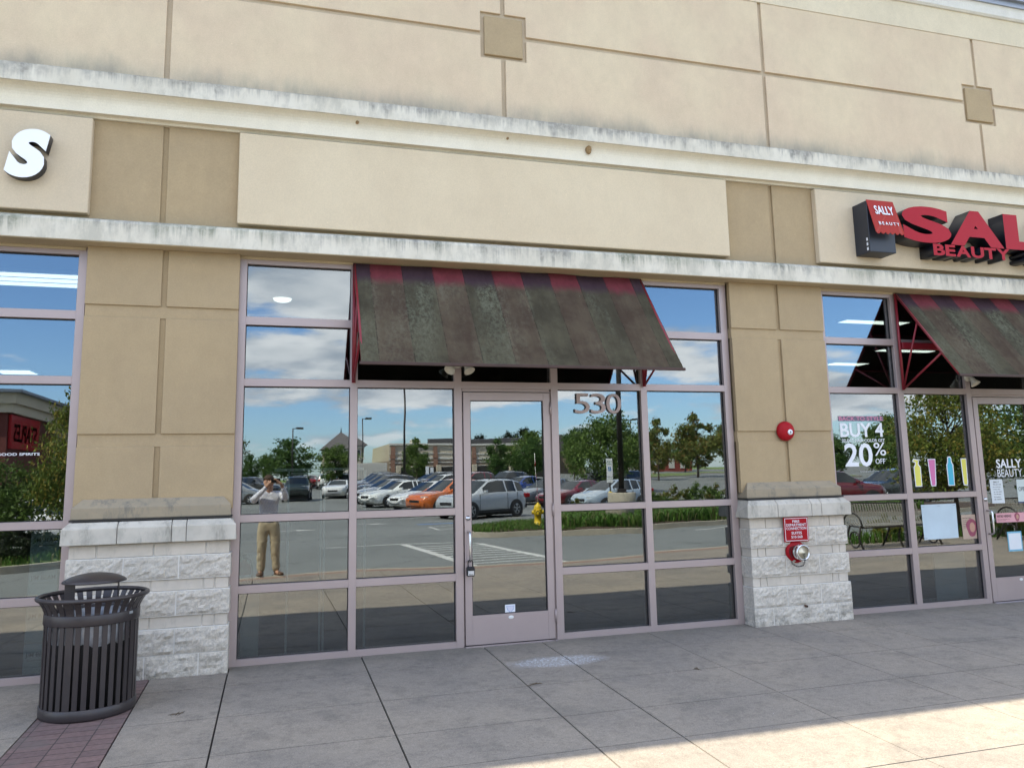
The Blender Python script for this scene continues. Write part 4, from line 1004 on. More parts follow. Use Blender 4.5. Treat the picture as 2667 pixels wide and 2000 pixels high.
waste_bin(-.858, -.825)
# ------------------------------------------------------------------ litter
for i, (x, y, rz) in enumerate(((2.02, -1.245, .2), (-.30, -1.12, .35), (3.25, -1.27, 1.2))):
    mb = MB(); random.seed(40+i)
    for k in range(5):
        a = random.uniform(-.3, .3)+(.0 if k < 2 else random.choice((.9, -.8))); l = random.uniform(.02, .05); c = Vector((random.uniform(-.03, .03), random.uniform(-.01, .01), .003))
        mb.tube([c-Vector((cos(a), sin(a), 0))*l, c+Vector((0, 0, .004)), c+Vector((cos(a), sin(a), 0))*l], [.001, .0022, .0008], 5)
    mb.make('dry_twig', M_plain("dry_plant", (.11, .08, .05), .9), None, label=('dry twigs in the joint in front of the door', 'dry twigs on the slab beside the waste bin', 'dry twigs in the joint right of the door')[i], cat='twig', group='dry twigs on the pavement', loc=(x, y, pz(y)), rot=(0, 0, rz))

# ------------------------------------------------------------------ painted markings (sheets just above the asphalt)
def paint(name, pts, mat='line', dz=.006, kind='structure'):
    B = bmesh.new(); B.faces.new([B.verts.new((x, -d, lotz(d)+dz)) for x, d in pts]); bmesh.ops.recalc_face_normals(B, faces=B.faces)
    for fc in B.faces:
        if fc.normal.z < 0: fc.normal_flip()
    return obj(name, mesh_from_bm(name, B, MT[mat]), kind=kind)
def seg(name, a, b_, w=.11, mat='line', dz=.006):
    a, b_ = Vector(a), Vector(b_); n_ = (b_-a).orthogonal().normalized()*w/2
    # split long ones so they follow the grade
    k = max(1, int((b_-a).length/4)); B = bmesh.new(); prev = None
    for i in range(k+1):
        p = a.lerp(b_, i/k); r_ = [B.verts.new((q.x, -q.y, lotz(q.y)+dz)) for q in (p-n_, p+n_)]
        if prev: B.faces.new((prev[0], prev[1], r_[1], r_[0]))
        prev = r_
    bmesh.ops.recalc_face_normals(B, faces=B.faces)
    for fc in B.faces:
        if fc.normal.z < 0: fc.normal_flip()
    return obj(name, mesh_from_bm(name, B, MT[mat]), kind='structure')
HA, HB, HC, HD = (3.5, 13.8), (5.25, 13.9), (5.75, 9.1), (3.85, 9.0)
seg('road_marking', (1.4, 14.15), (5.4, 13.75), .13)
seg('road_marking', (3.45, 13.75), (3.95, 8.1), .20)
seg('road_marking', (5.35, 13.6), (5.85, 8.3), .20)
for i in range(9): seg('road_marking', (3.66+.03*i, 12.9-.52*i), (5.42+.035*i, 13.15-.52*i), .11)
seg('road_marking', (3.95, 8.2), (4.15, 7.7), .16)
seg('road_marking', (11.8, 13.9), (14.2, 15.2), .10)
def arrow(x, d, rz):
    sh = [(-.9, -.09), (.2, -.09), (.2, -.32), (.95, 0), (.2, .32), (.2, .09), (-.9, .09)]
    return paint('road_marking', [(x+p*cos(rz)-q*sin(rz), d+p*sin(rz)+q*cos(rz)) for p, q in sh])
arrow(.75, 22.6, 0.0); arrow(3.75, 24.8, -.5)
paint('road_marking', [(5.4, 23.2), (7.2, 23.0), (7.2, 22.7), (5.4, 22.9)], 'bluepaint')
seg('road_marking', (5.5, 21.2), (5.5, 19.4), .10); seg('road_marking', (5.5, 21.2), (7.3, 21.6), .10); seg('road_marking', (5.5, 19.4), (7.2, 20.6), .10)
paint('road_marking', [(6.2, 20.4), (7.2, 20.7), (7.2, 20.3), (6.2, 20.0)], 'bluepaint')
for k in range(9):
    d0 = 24.3+k*3.3
    seg('road_marking', (5.9, d0), (10.9, d0+2.4), .10)
for k in range(4): seg('road_marking', (12.4, 27.2+3.3*k), (17.4, 29.4+3.3*k), .10)

# ------------------------------------------------------------------ planted islands
def island(name_, pts, label, mat='turf', dz=.13):
    """kerbed bed, polygon of (x, distance)"""
    t = thing(name_, label, 'kerbed island', (pts[0][0], -pts[0][1], lotz(pts[0][1])))
    # round the outline
    P_ = []
    n = len(pts)
    for i in range(n):
        p0, p1, p2 = Vector(pts[i-1]), Vector(pts[i]), Vector(pts[(i+1) % n]); r_ = min((p1-p0).length, (p2-p1).length)*.35; r_ = min(r_, 1.2)
        a = p1+(p0-p1).normalized()*r_; b_ = p1+(p2-p1).normalized()*r_
        for k in range(6):
            u_ = k/5; P_.append((1-u_)**2*a+2*u_*(1-u_)*p1+u_*u_*b_)
    c = sum(P_, Vector((0, 0)))/len(P_)
    base = t.location
    def ring(B, off, z):
        out = []
        for p in P_:
            q = p+(c-p).normalized()*off; out.append(B.verts.new((q.x-base.x, -q.y-base.y, lotz(q.y)+z-base.z)))
        return out
    B = bmesh.new(); R_ = [ring(B, 0, -.03), ring(B, .02, .145), ring(B, .05, .150), ring(B, .16, .150), ring(B, .17, .08)]
    for a, b_ in zip(R_, R_[1:]):
        for k in range(len(a)): B.faces.new((a[k], a[(k+1) % len(a)], b_[(k+1) % len(a)], b_[k]))
    bmesh.ops.recalc_face_normals(B, faces=B.faces); obj('kerb', mesh_from_bm('kerb', B, MT['kerb']), t)
    B = bmesh.new(); R_ = [ring(B, .165, .10), ring(B, 1.0, dz+.05)]; k0 = len(R_[0])
    for k in range(k0): B.faces.new((R_[0][k], R_[0][(k+1) % k0], R_[1][(k+1) % k0], R_[1][k]))
    B.faces.new(R_[1]); bmesh.ops.recalc_face_normals(B, faces=B.faces); obj('bed', mesh_from_bm('bed', B, MT[mat]), t)
    return t
island('kerbed_island', [(5.5, 15.6), (10.6, 14.9), (17, 16.6), (30, 18.2), (30, 23.5), (13, 22.2), (8, 20.4), (6.0, 18.6)], 'long grassy kerbed island with hydrant and lamp post', 'mulch')
island('kerbed_island', [(-16, 9.2), (-4.6, 10.9), (-3.4, 12.2), (-3.6, 15.5), (-16, 15.0)], 'shrubby kerbed island reflected in the left shop window')
island('kerbed_island', [(5.2, 53), (11, 52), (11, 56), (6, 57)], 'small grass island beside the white coupe')
island('kerbed_island', [(34, 76), (52, 84), (52, 88), (36, 82)], 'bright grass island under the pointed tree')
island('kerbed_island', [(44, 60), (62, 66), (62, 70), (46, 66)], 'bright grass island at the right of the car park')
island('kerbed_island', [(40, 88), (78, 94), (78, 97), (42, 93)], 'grass strip island in front of the brick building')
island('kerbed_island', [(10.6, 6.75), (21, 6.9), (21, 7.9), (10.9, 7.9)], 'mulched planting bed behind the slatted bench', 'mulch', .02)

def in_poly(x, y, P):
    c = False; n = len(P)
    for i in range(n):
        (x1, y1), (x2, y2) = P[i], P[(i+1) % n]
        if (y1 > y) != (y2 > y) and x < (x2-x1)*(y-y1)/(y2-y1)+x1: c = not c
    return c
def blades(name, poly, count, h, label, zoff, mat='grass', lean=.5, width=.012, cat='grass', seed=1, thr=None):
    rnd = random.Random(seed); X = [p[0] for p in poly]; Y = [p[1] for p in poly]; V = []; Fc = []; k = 0
    while k < count:
        x, d = rnd.uniform(min(X), max(X)), rnd.uniform(min(Y), max(Y))
        if not in_poly(x, d, poly): continue
        if thr and mnoise.noise(Vector((x*.9, d*.9, seed))) < thr: 
            k += 1; continue
        k += 1; a = rnd.uniform(0, 2*pi); hh = h*rnd.uniform(.55, 1.15); l = lean*hh*rnd.uniform(.2, 1); b0 = len(V); w = width*rnd.uniform(.7, 1.3)
        z0 = lotz(d)+zoff; dx, dy = cos(a), sin(a)
        for j, (q, zz) in enumerate(((0, 0), (.35, .65), (1, 1-.25*lean))):
            ww = w*(1-.0*j) if j < 2 else 0.001
            V += [(x+dx*l*q-dy*ww, -d+dy*l*q+dx*ww, z0+hh*zz), (x+dx*l*q+dy*ww, -d+dy*l*q-dx*ww, z0+hh*zz)]
        Fc += [(b0, b0+1, b0+3, b0+2), (b0+2, b0+3, b0+5, b0+4)]
    me = bpy.data.meshes.new(name); me.from_pydata(V, [], Fc); me.materials.append(MT[mat]); me.update()
    return obj(name, me, None, label, cat, kind='stuff')
blades('grass', [(8.75, 15.9), (10.6, 15.3), (17, 17.0), (24, 18.1), (24, 21), (13, 21), (9.3, 20.0)], 15000, .50, 'long dark green grass clumps on the island by the hydrant', .10, width=.017, lean=.8, seed=3)
blades('grass', [(5.8, 15.9), (8.9, 15.4), (9.4, 20.2), (8.0, 19.9), (6.3, 18.4)], 4200, .17, 'short dry grass at the rounded end of the island', .12, width=.010, seed=4)
blades('grass', [(-12, 10.2), (-4.7, 11.3), (-3.8, 12.4), (-4, 15), (-12, 14.6)], 6000, .20, 'grass on the island reflected in the left shop window', .13, seed=6, width=.014)
blades('grass', [(10.9, 6.95), (20.5, 7.05), (20.5, 7.8), (11.1, 7.8)], 2600, .30, 'low grass tufts in the planting bed behind the bench', .14, seed=8, width=.010, thr=-.05)

# ------------------------------------------------------------------ trees and shrubs
def leaf_crown(seed, rx, rz, n, leaf, clumps=26, spiky=0.0, top=0.0):
    """many small leaf faces gathered in clumps spread through an uneven crown; centre at origin, returns mesh data and clump centres"""
    rnd = random.Random(seed); cs = []
    for k in range(clumps):
        while True:
            p = Vector((rnd.uniform(-1, 1), rnd.uniform(-1, 1), rnd.uniform(-1, 1)))
            if .15 < p.length < 1: break
        p *= .80+.28*rnd.random()
        taper = 1-top*max(0, p.z)
        cs.append((Vector((p.x*rx*taper, p.y*rx*taper, p.z*rz)), rnd.uniform(.16, .34)*min(rx, rz)*(1-.35*abs(p.z))))
    V = []; Fc = []
    for i in range(n):
        c, r_ = cs[rnd.randrange(clumps)]
        q = Vector((rnd.gauss(0, 1), rnd.gauss(0, 1), rnd.gauss(0, .72)))*r_*.62+c
        if spiky and rnd.random() < spiky: q += (q.normalized() if q.length > 0 else q)*rnd.uniform(0, .35)*rx*.5
        a = Vector((rnd.uniform(-1, 1), rnd.uniform(-1, 1), rnd.uniform(-.5, .9))).normalized(); b_ = a.orthogonal().normalized(); b_ = Matrix.Rotation(rnd.uniform(0, 6.28), 3, a) @ b_; cc = a.cross(b_)
        s_ = leaf*rnd.uniform(.6, 1.35); k0 = len(V)
        V += [tuple(q-b_*s_), tuple(q+cc*s_*.45), tuple(q+b_*s_), tuple(q-cc*s_*.45)]; Fc.append((k0, k0+1, k0+2, k0+3))
    me = bpy.data.meshes.new('crown'); me.from_pydata(V, [], Fc); me.update()
    return me, cs
CROWNS = {}
def crown(kind, mat):
    key = (kind, mat)
    if key not in CROWNS:
        spec = {'round': (11, 1.0, 1.0, 5200, .060, 46, 0, .1), 'round2': (12, 1.0, .95, 5200, .060, 50, .06, .25), 'point': (13, .85, 1.1, 5200, .058, 50, .12, .6),
                'near': (14, 1.0, 1.0, 13000, .034, 80, .08, .15), 'near2': (15, 1.0, .95, 13000, .034, 75, .1, .3), 'big': (16, 1.0, 1.05, 10000, .042, 80, .12, .62), 'shrub': (17, 1.0, .6, 3600, .055, 34, .18, 0)}[kind]
        me, cs = leaf_crown(*spec[:5], clumps=spec[5], spiky=spec[6], top=spec[7]); me.materials.append(MT[mat])
        CROWNS[key] = (me, cs)
    return CROWNS[key]
TRUNKS = {}
def trunk_mesh(kind, mat, bare):
    key = (kind, bare)
    if key in TRUNKS: return TRUNKS[key]
    me_, cs = crown(kind, mat); mb = MB()
    z0 = -1.0-bare
    mb.tube([(0, 0, z0), (.01, .0, z0+bare*.5), (.0, .02, -.75), (.03, 0, -.2), (.0, .0, .45)], [.060, .050, .045, .032, .010], 8)
    for c, r_ in cs[::2]:
        st = Vector((0, 0, max(-.85, min(.3, c.z-.45)))); mb.tube([st, st.lerp(c, .5)+Vector((0, 0, -.05)), c], [.022, .013, .004], 5)
    bmesh.ops.recalc_face_normals(mb.bm, faces=mb.bm.faces)
    TRUNKS[key] = mesh_from_bm('trunk', mb.bm, MT['bark'], True); return TRUNKS[key]
def tree(x, d, h, r_, kind, mat, label, group='trees around the car park', bare=.35, rz=0.0, base=None):
    """h total height, r_ crown radius"""
    b0 = lotz(d) if base is None else base
    t = thing('tree', label, 'tree', (x, -d, b0), rz, group)
    me, cs = crown(kind, mat); sz = h/(2.0+bare)
    c = obj('crown', me, t); c.scale = (r_, r_, sz); c.location.z = (1+bare)*sz
    k = obj('trunk', trunk_mesh(kind, mat, bare), t); k.scale = (r_*.8, r_*.8, sz); k.location.z = (1+bare)*sz
    return t
def shrub(x, d, r_, h, mat, label, group, base=None):
    b0 = (lotz(d)+.12) if base is None else base
    me, _ = crown('shrub', mat); t = thing('shrub', label, 'shrub', (x, -d, b0), random.uniform(0, 6), group)
    o = obj('foliage', me, t); o.scale = (r_, r_, h/1.25); o.location.z = h*.48
    return t
tree(-2.9, 100, 4.3, 1.5, 'round', 'leafA', 'smallest dark tree at the far left of the car park')
tree(-.8, 110, 4.6, 1.7, 'round2', 'leafB', 'low tree at the left edge of the broad green tree')
tree(1.8, 95, 6.0, 3.4, 'round', 'leafA', 'broad round green tree behind the person')
tree(6.4, 80, 5.0, 2.0, 'round2', 'leafB', 'tree in front of the pyramid-roofed tower', rz=1)
tree(15.6, 85, 5.1, 1.9, 'point', 'leafB', 'tree beside the tall twin-headed lamp post', rz=2)
tree(24.3, 80, 4.9, 1.8, 'point', 'leafA', 'tree reflected in the left half of the door', rz=3)
tree(28.1, 80, 5.0, 2.2, 'round', 'leafA', 'tree reflected in the right half of the door', rz=4)
tree(46.9, 175, 9.2, 2.6, 'round', 'leafD', 'dark tree rising above the store roof, leftmost', rz=2)
tree(55.5, 180, 10.4, 3.2, 'round2', 'leafD', 'dark tree rising above the store roof, middle', rz=5)
tree(61.5, 185, 11.2, 3.8, 'round', 'leafD', 'dark tree rising above the store roof, rightmost', rz=1)
tree(28.8, 68, 5.2, 1.3, 'round2', 'leafB', 'narrow tree left of the big spiky tree', rz=3)
tree(23.1, 46, 6.1, 2.6, 'big', 'leafB', 'big spiky green tree near the handicap parking sign', bare=.22)
tree(39.0, 74, 5.2, 1.5, 'round', 'leafC', 'olive tree behind the near lamp post', rz=1)
tree(38.4, 69, 6.3, 1.9, 'point', 'leafC', 'slim brownish tree right of the near lamp post', rz=2)
tree(62.5, 108, 5.6, 2.6, 'round', 'leafA', 'dark green tree beside the red brick building', rz=6)
tree(46.2, 75, 7.2, 3.1, 'point', 'leafC', 'pointed olive tree on its own grass island', rz=2.5)
tree(43.8, 64, 6.0, 2.5, 'round2', 'leafC', 'olive tree in the rightmost middle pane', rz=4)
tree(42.4, 57, 5.4, 2.2, 'round', 'leafY', 'yellowing tree at the right edge of the middle shopfront', rz=5)
tree(52.5, 58, 4.4, 2.2, 'round2', 'leafA', 'tree behind the window lettering of the beauty shop', rz=1)
tree(50.5, 50, 4.8, 1.8, 'round', 'leafB', 'second tree behind the window lettering of the beauty shop', rz=2)
tree(66.0, 66, 5.2, 2.5, 'round2', 'leafC', 'olive tree at the right of the window lettering', rz=3)
tree(72, 60, 5.6, 2.8, 'round', 'leafB', 'tree left of the yellow pump bottle sticker', rz=4)
BELT = ['far belt tree %s' % q for q in ('at the left edge of the middle shopfront', 'behind the left pier reflection, furthest left', 'just left of the smallest dark tree', 'right of the product stickers', 'above the beauty shop door', 'high in the beauty shop door glass', 'at the far right of the beauty shop door', 'above the pump bottle sticker', 'directly behind the cream building', 'left of the cream building', 'behind the right end of the store')]
for i, (x, d) in enumerate(((-14, 118), (-20, 112), (-8, 122), (80, 100), (88, 92), (96, 84), (104, 75), (74, 112), (57, 116), (50, 122), (33, 96))):
    tree(x, d, 6.5+(i*37 % 5)*.6, 3.0+(i*13 % 4)*.3, ('round', 'round2')[i % 2], ('leafA', 'leafB', 'leafC')[i % 3], BELT[i], 'trees in the far belt', rz=i)
tree(14.7, 7.45, 3.35, 1.25, 'near', 'leafY', 'yellow-green tree in the bed behind the product stickers', bare=.55, base=-.10, rz=1)
tree(18.2, 7.5, 3.9, 1.7, 'near2', 'leafB', 'tree in the planting bed reflected in the right shop door', bare=.35, base=-.10, rz=2)
tree(-3.75, 12.9, 3.95, 1.05, 'near', 'leafY', 'leafy yellow-green tree reflected in the left shop window', bare=.22, base=-.25, rz=3)
tree(-5.6, 13.6, 2.35, 1.3, 'near2', 'leafB', 'second leafy tree on the left island', bare=.22, base=-.25, rz=3)
for i, (x, d, r_, h, mt_) in enumerate(((-4.9, 12.2, .7, .75, 'leafD'), (-5.9, 12.0, .8, .8, 'leafA'), (-7.2, 12.1, .9, .85, 'leafD'), (-4.4, 13.6, .55, .6, 'leafB'))):
    shrub(x, d, r_, h, mt_, ('dark round shrub left of centre under the leafy tree', 'green round shrub under the second leafy tree', 'widest dark shrub at the left end of the island', 'small green shrub behind the leafy tree trunk')[i], 'shrubs on the left island')
for i, (x, d, r_, h) in enumerate(((14.4, 21.6, .7, .8), (15.4, 21.9, .75, 1.0), (16.5, 22.0, .8, 1.1), (17.5, 22.2, .75, 1.0), (18.5, 22.4, .6, .8), (10.9, 20.9, .55, .7), (12.6, 21.3, .5, .65))):
    shrub(x, d, r_, h, 'leafC' if i % 2 else 'leafB', ('leftmost airy shrub right of the lamp post', 'second airy shrub right of the lamp post', 'tallest airy shrub in the middle of the clump', 'fourth airy shrub right of the lamp post', 'rightmost low airy shrub of the clump', 'airy shrub left of the lamp post', 'small airy shrub beside the parking sign')[i], 'airy shrubs on the hydrant island')
for i, (x, d) in enumerate(((12.6, 7.3), (13.5, 7.45), (15.9, 7.35), (16.8, 7.4), (19.3, 7.4))):
    shrub(x, d, .42, .45, ('leafY', 'leafB')[i % 2], ('leftmost', 'second', 'third', 'fourth', 'rightmost')[i]+' low shrub in the bed behind the benches', 'low shrubs in the bench bed', base=-.05)
for i, (x, d) in enumerate(((50.5, 63.5), (52.6, 64.2), (55, 65))):
    shrub(x, d, .9, 1.0, 'leafA', ('left', 'middle', 'right')[i]+' of three clipped shrubs on the bright grass island', 'clipped shrubs on the grass island')
for i in range(6): shrub(17.5+2.5*i, 108, .9, .8, 'leafD', ('first', 'second', 'third', 'fourth', 'fifth', 'last')[i]+' small dark shrub along the store fence from the left', 'shrubs in front of the store fence')

# ------------------------------------------------------------------ vehicles
PAINTS = {}
def paint_mat(c):
    if c not in PAINTS: PAINTS[c] = M_plain('car_paint', c, .22, .0, .02, 1.0, 60, 0, coat=1.0)
    return PAINTS[c]
CARS = {
 # outline: (s, z_top) front to rear; belt (s, z); cabin: windshield start, roof start, roof end, rear-glass end
 'suv': dict(L=4.25, W=.89, top=[(0, .78), (.08, .90), (.35, .98), (1.10, 1.07), (1.95, 1.58), (2.4, 1.64), (3.4, 1.62), (3.85, 1.54), (4.12, 1.08), (4.25, .95)], belt=[(0, .72), (.35, .92), (1.1, 1.02), (3.85, 1.10), (4.25, .90)], cab=(1.10, 1.95, 3.78, 4.12), wb=(.82, 3.40), wr=.345, clear=.24, clad=True),
 'sedan': dict(L=4.75, W=.90, top=[(0, .62), (.10, .72), (.5, .82), (1.35, .95), (2.15, 1.38), (2.7, 1.44), (3.3, 1.41), (4.15, 1.06), (4.65, 1.02), (4.75, .90)], belt=[(0, .58), (.5, .78), (1.35, .90), (4.15, .99), (4.75, .86)], cab=(1.35, 2.15, 3.35, 4.15), wb=(.92, 3.68), wr=.325, clear=.19, clad=False),
 'hatch': dict(L=4.20, W=.87, top=[(0, .66), (.10, .76), (.45, .88), (1.05, 1.00), (1.95, 1.46), (2.4, 1.52), (3.3, 1.48), (3.75, 1.40), (4.08, 1.02), (4.20, .88)], belt=[(0, .62), (.45, .82), (1.05, .95), (3.75, 1.04), (4.2, .84)], cab=(1.05, 1.95, 3.65, 4.08), wb=(.85, 3.40), wr=.315, clear=.19, clad=False),
 'coupe': dict(L=4.78, W=.95, top=[(0, .70), (.06, .82), (.5, .93), (1.75, 1.00), (2.45, 1.32), (2.9, 1.37), (3.3, 1.34), (4.2, 1.08), (4.7, 1.04), (4.78, .90)], belt=[(0, .66), (.5, .88), (1.75, .96), (4.2, 1.02), (4.78, .86)], cab=(1.75, 2.45, 3.3, 4.2), wb=(.95, 3.67), wr=.34, clear=.17, clad=False),
 'jeep': dict(L=4.2, W=.92, top=[(0, .98), (.04, 1.08), (.3, 1.12), (1.35, 1.17), (1.55, 1.72), (1.8, 1.80), (3.9, 1.80), (4.1, 1.75), (4.16, 1.15), (4.2, 1.1)], belt=[(0, .95), (1.35, 1.13), (4.1, 1.15), (4.2, 1.0)], cab=(1.37, 1.60, 4.02, 4.16), wb=(.75, 3.2), wr=.40, clear=.34, clad=True)}
def interp(tab, s_):
    for (a, za), (b_, zb_) in zip(tab, tab[1:]):
        if s_ <= b_: return za+(zb_-za)*(s_-a)/(b_-a)
    return tab[-1][1]
def make_car(kind, colour, x, d, heading, label, group='cars in the car park', rack=False, loc_z=None):
    """heading: angle of the nose from +X; local frame has the nose at -X... built nose at +X"""
    K = CARS[kind]; L_, W_ = K['L'], K['W']; zc = K['clear']
    t = thing('car', label, 'car', (x, -d, lotz(d)), heading, group)
    pm = paint_mat(colour); c0, c1, c2, c3 = K['cab']
    S = sorted(set([round(v, 3) for v in [0, .03, .12, .25, .5, .8, c0, (c0+c1)/2, c1, c1+.06, (c1+c2)/2-.04, (c1+c2)/2+.04, c2-.34, c2-.26, c2, (c2+c3)/2, c3, L_-.12, L_-.03, L_]+[p[0] for p in K['top']] if 0 <= v <= L_]))
    B = bmesh.new(); sec = []
    for s_ in S:
        top = interp(K['top'], s_); bel = min(interp(K['belt'], s_), top-.015)
        e = min(s_, L_-s_); nar = 1-.28*max(0, 1-e/.55)**2.2
        w = W_*nar; cabf = 1.0 if c1 <= s_ <= c2 else (max(0, (s_-c0)/(c1-c0)) if s_ < c1 else max(0, (c3-s_)/(c3-c2)))
        cabf = min(1, cabf); wt = w*(.86-.16*cabf)
        zb0 = zc+(.10 if e < .25 else 0)
        half = [(0.0, zb0), (w*.80, zb0), (w*.955, zb0+.06), (w*.985, zb0+.24), (w, zb0+(bel-zb0)*.72), (w*.965, bel), (w*.945, bel+.02), (wt+.015, top-.055), (wt*.86, top-.012), (wt*.45, top+.010), (0.0, top+.016)]
        ring = [B.verts.new((L_/2-s_, y, z)) for y, z in half]
        ringm = [B.verts.new((L_/2-s_, -y, z)) if 0 < i < 10 else ring[i] for i, (y, z) in enumerate(half)]
        sec.append((s_, ring, ringm))
    glassf = {'windscreen': [], 'rear_window': [], 'side_window': [], 'side_window2': []}
    for (sa, ra, ma), (sb, rb, mb_) in zip(sec, sec[1:]):
        sm_ = (sa+sb)/2
        for side, (A, Bq) in enumerate(((ra, rb), (ma, mb_))):
            for i in range(10):
                q = [A[i], A[i+1], Bq[i+1], Bq[i]] if side == 0 else [A[i+1], A[i], Bq[i], Bq[i+1]]
                kind_ = None
                if i in (7, 8, 9) and c0+.02 < sm_ < c1: kind_ = 'windscreen' if i > 7 else None
                elif i in (7, 8, 9) and c2 < sm_ < c3-.02: kind_ = 'rear_window' if i > 7 else None
                elif i == 6 and (c0+c1)/2-.2 < sm_ < (c2+.22) and not ((c1+c2)/2-.041 < sm_ < (c1+c2)/2+.041) and not (c2-.345 < sm_ < c2-.255): kind_ = 'side_window' if side == 0 else 'side_window2'
                if kind_: glassf[kind_].append([v.co.copy() for v in q])
                else:
                    try: B.faces.new(q).smooth = True
                    except ValueError: pass
    for ring, mm_ in ((sec[0][1], sec[0][2]), (sec[-1][1], sec[-1][2])):
        try: B.faces.new(ring+mm_[9:0:-1]).smooth = True
        except ValueError: pass
    bmesh.ops.recalc_face_normals(B, faces=B.faces)
    me = mesh_from_bm('body', B, pm); obj('body', me, t)
    for k, fl_ in glassf.items():
        G = bmesh.new()
        for q in fl_: G.faces.new([G.verts.new(v) for v in q]).smooth = True
        bmesh.ops.remove_doubles(G, verts=G.verts, dist=1e-4)
        bmesh.ops.recalc_face_normals(G, faces=G.faces); obj(k.replace('2', ''), mesh_from_bm(k, G, MT['carglass']), t)
    trim = MT['black'] if K['clad'] else MT['dark']
    wr = K['wr']
    for s_ in K['wb']:
        for sd_ in (1, -1):
            wx = L_/2-s_
            a = MB(); a.lathe([(0, .0), (wr+.055, .0), (wr+.055, .018), (wr+.03, .024), (0, .024)], (0, 0, 0), 'y', 28)
            ar = a.make('wheel_arch', trim, t); ar.location = (wx, sd_*(W_*.985-.012), wr+.015); ar.scale.y = sd_
            m_ = MB(); m_.lathe([(wr*.62, -.10), (wr*.96, -.10), (wr, -.07), (wr, .015), (wr*.96, .035), (wr*.70, .036), (wr*.62, .03)], (0, 0, 0), 'y', 28)
            wh = m_.make('wheel', MT['tyre'], t); wh.location = (wx, sd_*(W_*.985-.0), wr); wh.scale.y = sd_
            m_ = MB(); m_.lathe([(0, .012), (wr*.16, .022), (wr*.16, .006), (wr*.60, -.004)], (0, 0, 0), 'y', 20); m_.lathe([(wr*.56, .02), (wr*.66, .030), (wr*.66, .0)], (0, 0, 0), 'y', 24)
            for q in range(5):
                a_ = 2*pi*q/5+.3
                for w_ in (-.10, .10):
                    p0 = (wr*.14*cos(a_), .022, wr*.14*sin(a_)); p1 = (wr*.60*cos(a_+w_), .024, wr*.60*sin(a_+w_)); m_.tube([p0, p1], wr*.05, 5)
            m_.make('rim', MT['rim'], wh)
    ft = interp(K['top'], .10)
    for sd_ in (1, -1):
        m_ = MB(); zz = interp(K['belt'], .3)-.06
        m_.prism_z([(L_/2-.02, sd_*W_*.50), (L_/2-.035, sd_*W_*.64), (L_/2-.16, sd_*W_*.83), (L_/2-.48, sd_*W_*.975), (L_/2-.40, sd_*W_*.80), (L_/2-.15, sd_*W_*.48)], zz-.085, zz+.035); m_.make('headlight', MT['lamp'], t)
        m_ = MB(); zz = interp(K['belt'], L_-.25)-.07
        m_.box(-L_/2-.012, -L_/2+.30, sd_*W_*.70-(.0 if sd_ > 0 else W_*.285), sd_*W_*.70+(W_*.285 if sd_ > 0 else 0), zz-.14, zz+.05, bev=.02); m_.make('tail_light', MT['tail'], t)
        m_ = MB(); mx = L_/2-(c0+.52*(c1-c0)); mz = interp(K['belt'], c0+.3)+.06
        m_.box(mx-.06, mx+.08, sd_*(W_+.07)-.085, sd_*(W_+.07)+.085, mz-.03, mz+.09, bev=.025); m_.make('mirror', pm, t)
        for hx in ((c1+c2)/2-.30, (c1+c2)/2+.55):
            m_ = MB(); m_.box(L_/2-hx-.09, L_/2-hx+.09, sd_*W_*.985-.012, sd_*W_*.985+.018, zc+.50, zc+.53, bev=.006); m_.make('door_handle', pm, t)
        m_ = MB()
        for hx in (c0+.18, (c1+c2)/2, c2-.30): m_.box(L_/2-hx-.006, L_/2-hx+.006, sd_*W_*.99-.014, sd_*W_*.99+.006, zc+.10, interp(K['belt'], hx)-.03)
        m_.make('door_seam', MT['dark'], t)
    m_ = MB(); m_.box(L_/2-.10, L_/2+.004, -W_*.42, W_*.42, zc+.30, zc+.46, bev=.02); m_.box(L_/2-.14, L_/2-.0, -W_*.60, W_*.60, zc+.10, zc+.20, bev=.02); m_.make('grille', MT['black'], t)
    m_ = MB(); m_.box(-L_/2+.62, L_/2-.62, -W_*.99, W_*.99, zc-.02, zc+.10, bev=.01); m_.box(-L_/2-.005, -L_/2+.2, -W_*.8, W_*.8, zc+.10, zc+.28, bev=.02); m_.make('sill', trim, t)
    m_ = MB(); m_.box(-L_/2+.3, L_/2-.3, -W_*.8, W_*.8, .12, zc+.05); m_.make('underbody', MT['dark'], t)
    if K['clad'] or rack:
        for sd_ in (1, -1):
            m_ = MB(); zt = interp(K['top'], (c1+c2)/2)+.02; m_.tube([(L_/2-c1-.10, sd_*W_*.62, zt-.03), (L_/2-c1-.25, sd_*W_*.62, zt+.035), (L_/2-c2+.30, sd_*W_*.62, zt+.03), (L_/2-c2+.1, sd_*W_*.62, zt-.05)], .014, 6); m_.make('roof_rail', MT['black'], t)
    return t
H = radians(152)
SILVER, WHITE, ORANGE, GREY, BLUE, MAROON, BLACK = (.42, .45, .48), (.78, .79, .80), (.60, .14, .02), (.10, .12, .15), (.02, .05, .22), (.16, .008, .015), (.015, .016, .02)
make_car('suv', SILVER, 8.75, 26.7, H, 'silver crossover reflected between the door and second column')
make_car('suv', ORANGE, 8.2, 31.2, H, 'orange crossover beside the silver crossover')
make_car('sedan', WHITE, 8.0, 35.0, H, 'white sedan directly beyond the orange crossover')
make_car('sedan', (.76, .78, .76), 6.9, 38.6, H, 'white sedan second beyond the orange crossover')
make_car('suv', (.74, .76, .76), 10.6, 45.2, H, 'white crossover behind the two white sedans')
make_car('sedan', GREY, 15.4, 37.2, H+.05, 'dark grey sedan behind the silver crossover')
make_car('sedan', BLUE, 16.4, 45.5, H, 'deep blue sedan behind the dark grey sedan')
